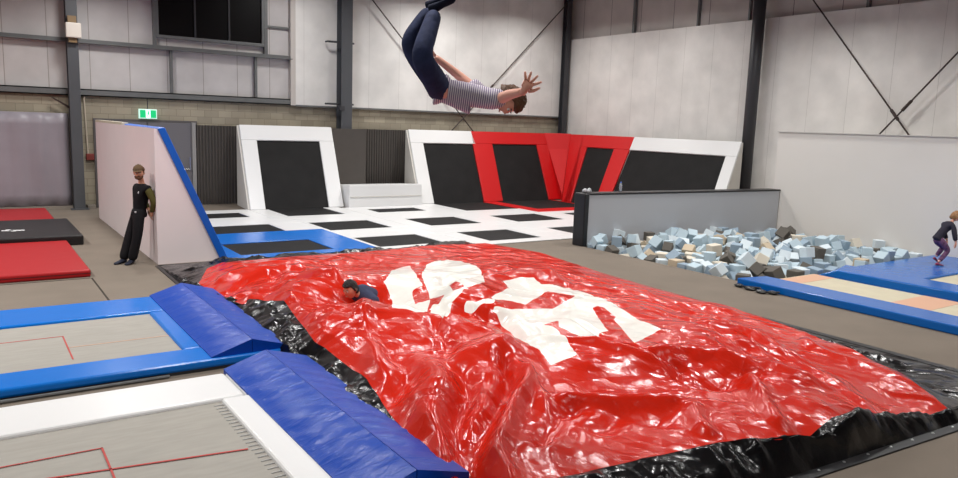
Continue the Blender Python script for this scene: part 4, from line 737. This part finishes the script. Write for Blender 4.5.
SKINM=lambda n,c: [mat('skin_'+n,c,.55,.4,sheen=.05),mat('eye_white',(225,220,214),.3),mat('eye_dark',(40,30,26),.4),mat('lip_'+n,tuple(int(v*.78) for v in c),.5)]
LIMB=[('pelvis','waist'),('waist','chest'),('chest','neck'),('neck','skull'),('chest','shn'),('shn','eln'),('eln','wrn'),('chest','shf'),('shf','elf'),('elf','wrf'),('pelvis','hipn'),('hipn','kneen'),('kneen','ankn'),('pelvis','hipf'),('hipf','kneef'),('kneef','ankf')]
def sub(J,keys,over={}):
    d={k:J[k] for k in keys}; d.update(over); return d
def lerp(J,a,b,t,r=None):
    A,B=J[a],J[b]; return tuple(A[i]+(B[i]-A[i])*t for i in range(3))+(r if r is not None else A[3] if not isinstance(A[3],tuple) else A[3][0],)

# -- the somersaulting jumper
def jumper():
    o=empty('person',(3.1,4.9,2.75),'person somersaulting in mid air in striped t-shirt and dark jeans','person')
    J={'pelvis':(3.03,4.96,2.90,.108),'waist':(3.12,4.90,2.855,.095),'chest':(3.255,4.80,2.83,.112),'neck':(3.375,4.71,2.845,.052),'skull':(3.42,4.67,2.865,.05),
     'shn':(3.28,4.60,2.83,.055),'eln':(3.235,4.37,2.87,.040),'wrn':(3.19,4.16,2.885,.027),'shf':(3.40,4.94,2.87,.055),'elf':(3.27,5.10,3.03,.038),'wrf':(3.10,5.20,3.17,.026),
     'hipn':(2.96,4.88,2.91,.092),'kneen':(2.70,4.72,3.11,.066),'ankn':(2.93,4.93,3.44,.042),'hipf':(3.06,5.08,2.95,.092),'kneef':(2.82,5.13,3.24,.066),'ankf':(3.0,5.12,3.49,.042)}
    me=skin('person',J,LIMB,o,None); mb=MB(); F=(-.16,-.20,-.93); U=(.80,-.55,.05); hc=(3.43,4.655,2.845)
    head(mb,hc,F,U,.98)
    hand(mb,(3.185,4.14,2.888),(-.02,-.68,.68),(-.76,-.32,-.48),side=1,spread=.42,curl=.1,k=1.0)
    hand(mb,(3.09,5.21,3.18),(-.55,.25,.7),(.3,.7,.2),side=1,spread=.08,curl=.5)
    me=join(me,mb,None); b=link('body',me,None,o,mats=SKINM('fair',(228,168,146)))
    SJ=sub(J,['waist','chest','shn','shf'],{'pelvis':J['pelvis'],'hem':lerp(J,'pelvis','waist',-.35,.12),'collar':lerp(J,'chest','neck',.95,.060),'slvn':lerp(J,'shn','eln',.62,.052),'slvf':lerp(J,'shf','elf',.62,.05)})
    sm=skin('shirt',SJ,[('hem','pelvis'),('pelvis','waist'),('waist','chest'),('chest','collar'),('chest','shn'),('shn','slvn'),('chest','shf'),('shf','slvf')],o,None,grow=.028,root='waist',stripe=((3.03,4.96,2.9),(.80,-.52,-.1)))
    link('shirt',sm,None,o,mats=[stripe_mat('striped_jersey',(214,206,212),(112,96,134),64,rough=.85,duty=.45)],smooth=True)
    PJ=sub(J,['pelvis','hipn','kneen','hipf','kneef'],{'belt':lerp(J,'pelvis','waist',.9,.108),'hemn':lerp(J,'kneen','ankn',1.08,.042),'hemf':lerp(J,'kneef','ankf',1.08,.042)})
    pm=skin('jeans',PJ,[('pelvis','belt'),('pelvis','hipn'),('hipn','kneen'),('kneen','hemn'),('pelvis','hipf'),('hipf','kneef'),('kneef','hemf')],o,None,grow=.017,root='pelvis')
    link('jeans',pm,mat('navy_denim',(40,48,78),.85,.2,var=.18,vscale=14,bump=.5,bscale=16),o,smooth=True)
    mh=mat('brown_hair',(96,66,44),.6,.4,bump=.8,bscale=60,stretch=(1,1,.3))
    hair_cap(hc,F,U,1.0,mh,o,front=.42,low=-.5,puff=.022,seed=3)
    ms=mat('dark_sock',(30,34,50),.9,.1)
    shoe((2.94,4.92,3.47),(.50,-.74,.2),(-.2,-.25,-.9),.78,ms,o,'shoe'); shoe((3.02,5.10,3.52),(.55,-.70,.2),(-.2,-.2,-.9),.78,ms,o,'shoe')
jumper()

# -- the man leaning on the partition
def leaner():
    o=empty('person',(2.42,14.35,0),'bearded man in cap leaning on the corner of the white partition','person')
    J={'pelvis':(2.52,14.30,.90,.118),'waist':(2.54,14.30,1.05,.108),'chest':(2.58,14.30,1.26,.130),'neck':(2.575,14.30,1.45,.052),'skull':(2.55,14.29,1.56,.05),
     'shn':(2.63,14.11,1.37,.058),'eln':(2.73,14.06,1.10,.043),'wrn':(2.71,14.20,.90,.03),'shf':(2.52,14.48,1.37,.058),'elf':(2.64,14.58,1.12,.043),'wrf':(2.70,14.40,.93,.03),
     'hipn':(2.50,14.20,.84,.09),'kneen':(2.455,14.20,.47,.064),'ankn':(2.38,14.28,.09,.045),'hipf':(2.49,14.40,.84,.09),'kneef':(2.36,14.38,.47,.064),'ankf':(2.26,14.40,.09,.045)}
    me=skin('person',J,LIMB,o,None); mb=MB(); F=(-.35,-.93,-.08); U=(-.08,-.02,1); hc=(2.535,14.27,1.605)
    head(mb,hc,F,U,.98); hand(mb,(2.71,14.21,.89),(-.1,.7,-.7),(-.9,-.3,0),curl=.6); hand(mb,(2.70,14.39,.92),(-.1,-.7,-.6),(-.9,.3,0),side=-1,curl=.6)
    link('body',join(me,mb,None),None,o,mats=SKINM('warm',(206,150,122)))
    KJ=sub(J,['waist','chest'],{'pelvis':J['pelvis'],'hem':lerp(J,'pelvis','waist',-.6,.13),'collar':lerp(J,'chest','neck',.85,.064),'shn':J['shn'],'shf':J['shf'],'cn':lerp(J,'shn','eln',.25,.05),'cf':lerp(J,'shf','elf',.25,.05)})
    vm=skin('vest',KJ,[('hem','pelvis'),('pelvis','waist'),('waist','chest'),('chest','collar'),('chest','shn'),('shn','cn'),('chest','shf'),('shf','cf')],o,None,grow=.030,root='waist')
    v=link('vest',vm,mat('black_cotton',(26,25,28),.9,.15),o,smooth=True)
    for s,e,w_ in (('shn','eln','wrn'),('shf','elf','wrf')):
        q=skin('sleeve',{s:J[s],e:J[e],'c':lerp(J,e,w_,.9,.034)},[(s,e),(e,'c')],o,None,grow=.014,root=s)
        link('sleeve',q,mat('olive_knit',(92,88,52),.95,.1,bump=.3,bscale=50),o,smooth=True)
    PJ=sub(J,['pelvis','hipn','kneen','hipf','kneef'],{'belt':lerp(J,'pelvis','waist',.9,.12),'hemn':lerp(J,'kneen','ankn',1.12,.066),'hemf':lerp(J,'kneef','ankf',1.12,.066)})
    pm=skin('trousers',PJ,[('pelvis','belt'),('pelvis','hipn'),('hipn','kneen'),('kneen','hemn'),('pelvis','hipf'),('hipf','kneef'),('kneef','hemf')],o,None,grow=.022,root='pelvis')
    link('trousers',pm,mat('black_twill',(28,27,30),.85,.2,bump=.4,bscale=14),o,smooth=True)
    ms=mat('navy_shoe',(34,38,54),.7,.3)
    shoe((2.36,14.27,.085),(-.55,-.8,0),(0,0,1),1,ms,o); shoe((2.24,14.38,.085),(-.75,-.6,0),(0,0,1),1,ms,o)
    mbd=mat('dark_beard',(92,60,44),.8,.2,bump=.6,bscale=80)
    R,Fv,Uv=basis(F,U); c=Vector(hc); b=MB(); P=lambda x,y,z:c+R*x+Fv*y+Uv*z
    pts=[P(.068*math.sin(a),.012+.082*math.cos(a),-.035-.045*math.cos(a)) for a in [(-1.35+2.7*i/12) for i in range(13)]]
    b.tube(pts,[.010+.014*math.sin(PI*i/12) for i in range(13)],8); b.tube([P(-.028,.088,-.045),P(0,.099,-.038),P(.028,.088,-.045)],.006,6)
    b.build('beard',mbd,o,smooth=True)
    mc=mat('brown_cap',(106,86,66),.9,.1)
    hair_cap(hc,F,U,1.0,mat('dark_brown_hair',(58,40,32),.7,.3),o,front=.5,low=-.35,puff=.008,seed=5)
    cap=hair_cap(c+Uv*.012,F,U,1.0,mc,o,front=.36,low=.10,name='cap',puff=.024,seed=6)
    br=MB(); 
    for s_ in (0,1):
        for i in range(9):
            a=-1.05+2.1*i/8
            br.v.append(P(.082*math.sin(a),.075*math.cos(a)+.01,.062-.0*s_+ (0.006*s_))); br.v.append(P(.078*math.sin(a),.075+.085*math.cos(a*.9),.045+.006*s_))
    for s_ in (0,1):
        for i in range(8): k=s_*18+i*2; br.f.append((k,k+2,k+3,k+1)); br.mi.append(0)
    for i in range(8): br.f.append((i*2+1,i*2+3,i*2+21,i*2+19)); br.mi.append(0)
    M_=world(cap).inverted(); ob=br.build('cap_brim',mc,cap,smooth=False)
    lg=MB(); q=Vector((2.515,14.165,1.27)); lg.ball(q,(.030,.012,.032),nu=14,nv=8); lg.build('badge_print',mat('print_pale',(196,196,200),.6),o)
    MB().ball((2.44,14.18,.93),(.018,.01,.018),nu=10,nv=6).build('badge_print',mat('print_pale'  ,(0,0,0)),o)
leaner()

# -- the boy sunk in the airbag
def crawler():
    D=Vector(CRAWL)
    o=empty('person',D,'dark haired person in blue grey shirt sunk to the shoulders in the red airbag','person')
    q=lambda x,y,z,r: (D.x+x,D.y+y,D.z+z,r)
    J={'pelvis':q(.46,.23,.04,.105),'waist':q(.33,.14,.24,.10),'chest':q(.17,.05,.30,.105),'neck':q(.09,0,.33,.05),'skull':q(.03,0,.36,.05),
     'shn':q(.24,-.15,.25,.058),'eln':q(.14,-.26,-.04,.042),'wrn':q(-.10,-.22,-.16,.03),'shf':q(.07,.24,.25,.058),'elf':q(-.04,.36,-.02,.042),'wrf':q(-.18,.3,-.2,.03),
     'hipn':q(.51,.15,.02,.09),'kneen':q(.36,-.02,-.26,.064),'ankn':q(.62,.2,-.30,.044),'hipf':q(.40,.31,.02,.09),'kneef':q(.20,.28,-.26,.064),'ankf':q(.46,.5,-.30,.044)}
    me=skin('person',J,LIMB,o,None); mb=MB(); F=(-.85,-.30,-.28); U=(-.22,-.02,.95); hc=D+Vector((-.01,0,.395))
    head(mb,hc,F,U,.98)
    for w_,s in (('wrn',1),('wrf',-1)): hand(mb,J[w_][:3],(-.8,0,-.4),(0,0,1),side=s)
    link('body',join(me,mb,None),None,o,mats=SKINM('tan',(206,150,124)))
    V=lambda k:Vector(J[k][:3]); hem=V('pelvis')+(V('pelvis')-V('waist'))*.4; up=V('chest').lerp(V('neck'),.5); sh=MB()
    sh.tube([hem,V('pelvis'),V('waist'),V('chest'),up,V('neck')+Vector((.02,0,-.01))],[.12,.135,.135,.145,.12,.062],16)
    for s_,e_ in (('shn','eln'),('shf','elf')):
        sh.tube([V('chest'),V(s_)],[.12,.082],14); sh.ball(V(s_),.086,nu=14,nv=10); sh.tube([V(s_),V(s_).lerp(V(e_),.85)],[.082,.062],14)
    so=sh.build('shirt',mat('blue_grey_cotton',(66,72,96),.9,.15,bump=.4,bscale=20),o,smooth=True)
    rm=so.modifiers.new('fuse','REMESH'); rm.mode='VOXEL'; rm.voxel_size=.016; rm.use_smooth_shade=True; sm_=so.modifiers.new('soft','SMOOTH'); sm_.iterations=6
    PJ=sub(J,['pelvis','hipn','kneen','hipf','kneef'],{'belt':lerp(J,'pelvis','waist',.9,.11),'hemn':lerp(J,'kneen','ankn',.9,.05),'hemf':lerp(J,'kneef','ankf',.9,.05)})
    pm=skin('trousers',PJ,[('pelvis','belt'),('pelvis','hipn'),('hipn','kneen'),('kneen','hemn'),('pelvis','hipf'),('hipf','kneef'),('kneef','hemf')],o,None,grow=.018,root='pelvis')
    link('trousers',pm,mat('dark_trousers',(40,42,52),.9,.15),o,smooth=True)
    hair_cap(hc,F,U,1.0,mat('black_hair',(30,24,24),.5,.4,bump=.7,bscale=70),o,front=.5,low=-.5,puff=.02,seed=8)
crawler()

# -- the small child running on the blue trampoline
def child():
    o=empty('person',(16.6,7.2,.1),'small child in dark top and purple leggings bending forward on the blue pads','person')
    J={'pelvis':(16.50,7.27,.66,.076),'waist':(16.57,7.24,.77,.068),'chest':(16.69,7.19,.91,.08),'neck':(16.78,7.16,1.0,.034),'skull':(16.82,7.15,1.05,.035),
     'shn':(16.66,7.07,.95,.038),'eln':(16.62,7.0,.76,.030),'wrn':(16.66,6.98,.60,.022),'shf':(16.76,7.30,.95,.038),'elf':(16.80,7.28,.75,.030),'wrf':(16.78,7.2,.60,.022),
     'hipn':(16.50,7.19,.62,.068),'kneen':(16.66,7.10,.42,.048),'ankn':(16.46,7.18,.17,.032),'hipf':(16.55,7.34,.62,.068),'kneef':(16.78,7.26,.46,.048),'ankf':(16.70,7.34,.25,.032)}
    me=skin('person',J,LIMB,o,None); mb=MB(); F=(.62,-.45,-.45); U=(.35,-.2,.85); hc=(16.87,7.13,1.11)
    head(mb,hc,F,U,.85); hand(mb,(16.66,6.98,.59),(.1,0,-1),(0,-1,0),k=.7); hand(mb,(16.78,7.2,.59),(.1,0,-1),(0,1,0),side=-1,k=.7)
    link('body',join(me,mb,None),None,o,mats=SKINM('fair',(228,168,146)))
    SJ=sub(J,['waist','chest','shn','shf'],{'pelvis':J['pelvis'],'hem':lerp(J,'pelvis','waist',-.4,.08),'collar':lerp(J,'chest','neck',.95,.042),'slvn':lerp(J,'eln','wrn',.8,.024),'eln':J['eln'],'elf':J['elf'],'slvf':lerp(J,'elf','wrf',.8,.024)})
    sm=skin('top',SJ,[('hem','pelvis'),('pelvis','waist'),('waist','chest'),('chest','collar'),('chest','shn'),('shn','eln'),('eln','slvn'),('chest','shf'),('shf','elf'),('elf','slvf')],o,None,grow=.02,root='waist')
    link('top',sm,mat('charcoal_top',(52,50,60),.9,.15),o,smooth=True)
    PJ=sub(J,['pelvis','hipn','kneen','hipf','kneef'],{'belt':lerp(J,'pelvis','waist',.9,.075),'hemn':lerp(J,'kneen','ankn',.92,.034),'hemf':lerp(J,'kneef','ankf',.92,.034)})
    pm=skin('leggings',PJ,[('pelvis','belt'),('pelvis','hipn'),('hipn','kneen'),('kneen','hemn'),('pelvis','hipf'),('hipf','kneef'),('kneef','hemf')],o,None,grow=.010,root='pelvis')
    link('leggings',pm,mat('purple_print',(112,78,108),.85,.2,var=.45,vscale=22),o,smooth=True)
    hair_cap(hc,F,U,.88,mat('light_brown_hair',(158,116,78),.6,.4,bump=.7,bscale=70),o,front=.45,low=-.75,puff=.026,seed=9)
    ms=mat('pink_sock',(150,60,84),.8,.2); shoe((16.46,7.18,.16),(.75,-.5,-.05),(0,0,1),.62,ms,o,'sock'); shoe((16.70,7.34,.22),(.7,-.4,-.5),(.4,-.2,.8),.62,ms,o,'sock')
child()

# ------------------------------------------------------------------ lights: rows of high bays under the roof
w=bpy.data.worlds.new('world'); SC.world=w; w.use_nodes=True; w.node_tree.nodes['Background'].inputs[0].default_value=(.9,.95,1,1); w.node_tree.nodes['Background'].inputs[1].default_value=.05
def bay(x,y,z,e,size=.7,c=(1,.985,.965)):
    l=bpy.data.lights.new('high_bay_light','AREA'); l.shape='DISK'; l.size=size; l.energy=e; l.color=c; l.spread=math.radians(SPREAD)
    o=bpy.data.objects.new('high_bay_light',l); COL.objects.link(o); o.location=(x,y,z)
for x in (-2.5,3,8.5,13.5,17.2):
    for y in (0.5,6,11.5,17,21):
        e=LIGHT*((1.9 if 8<y<18 else .85) if x<0 else 1)*(.62 if (y>20 and x<9) else 1)*(.5 if y<1 else 1)
        if x>17: e*=.6
        bay(x,y,7.1 if (x>13 and y>16) or (x>8 and y>20) else 6.2,e)
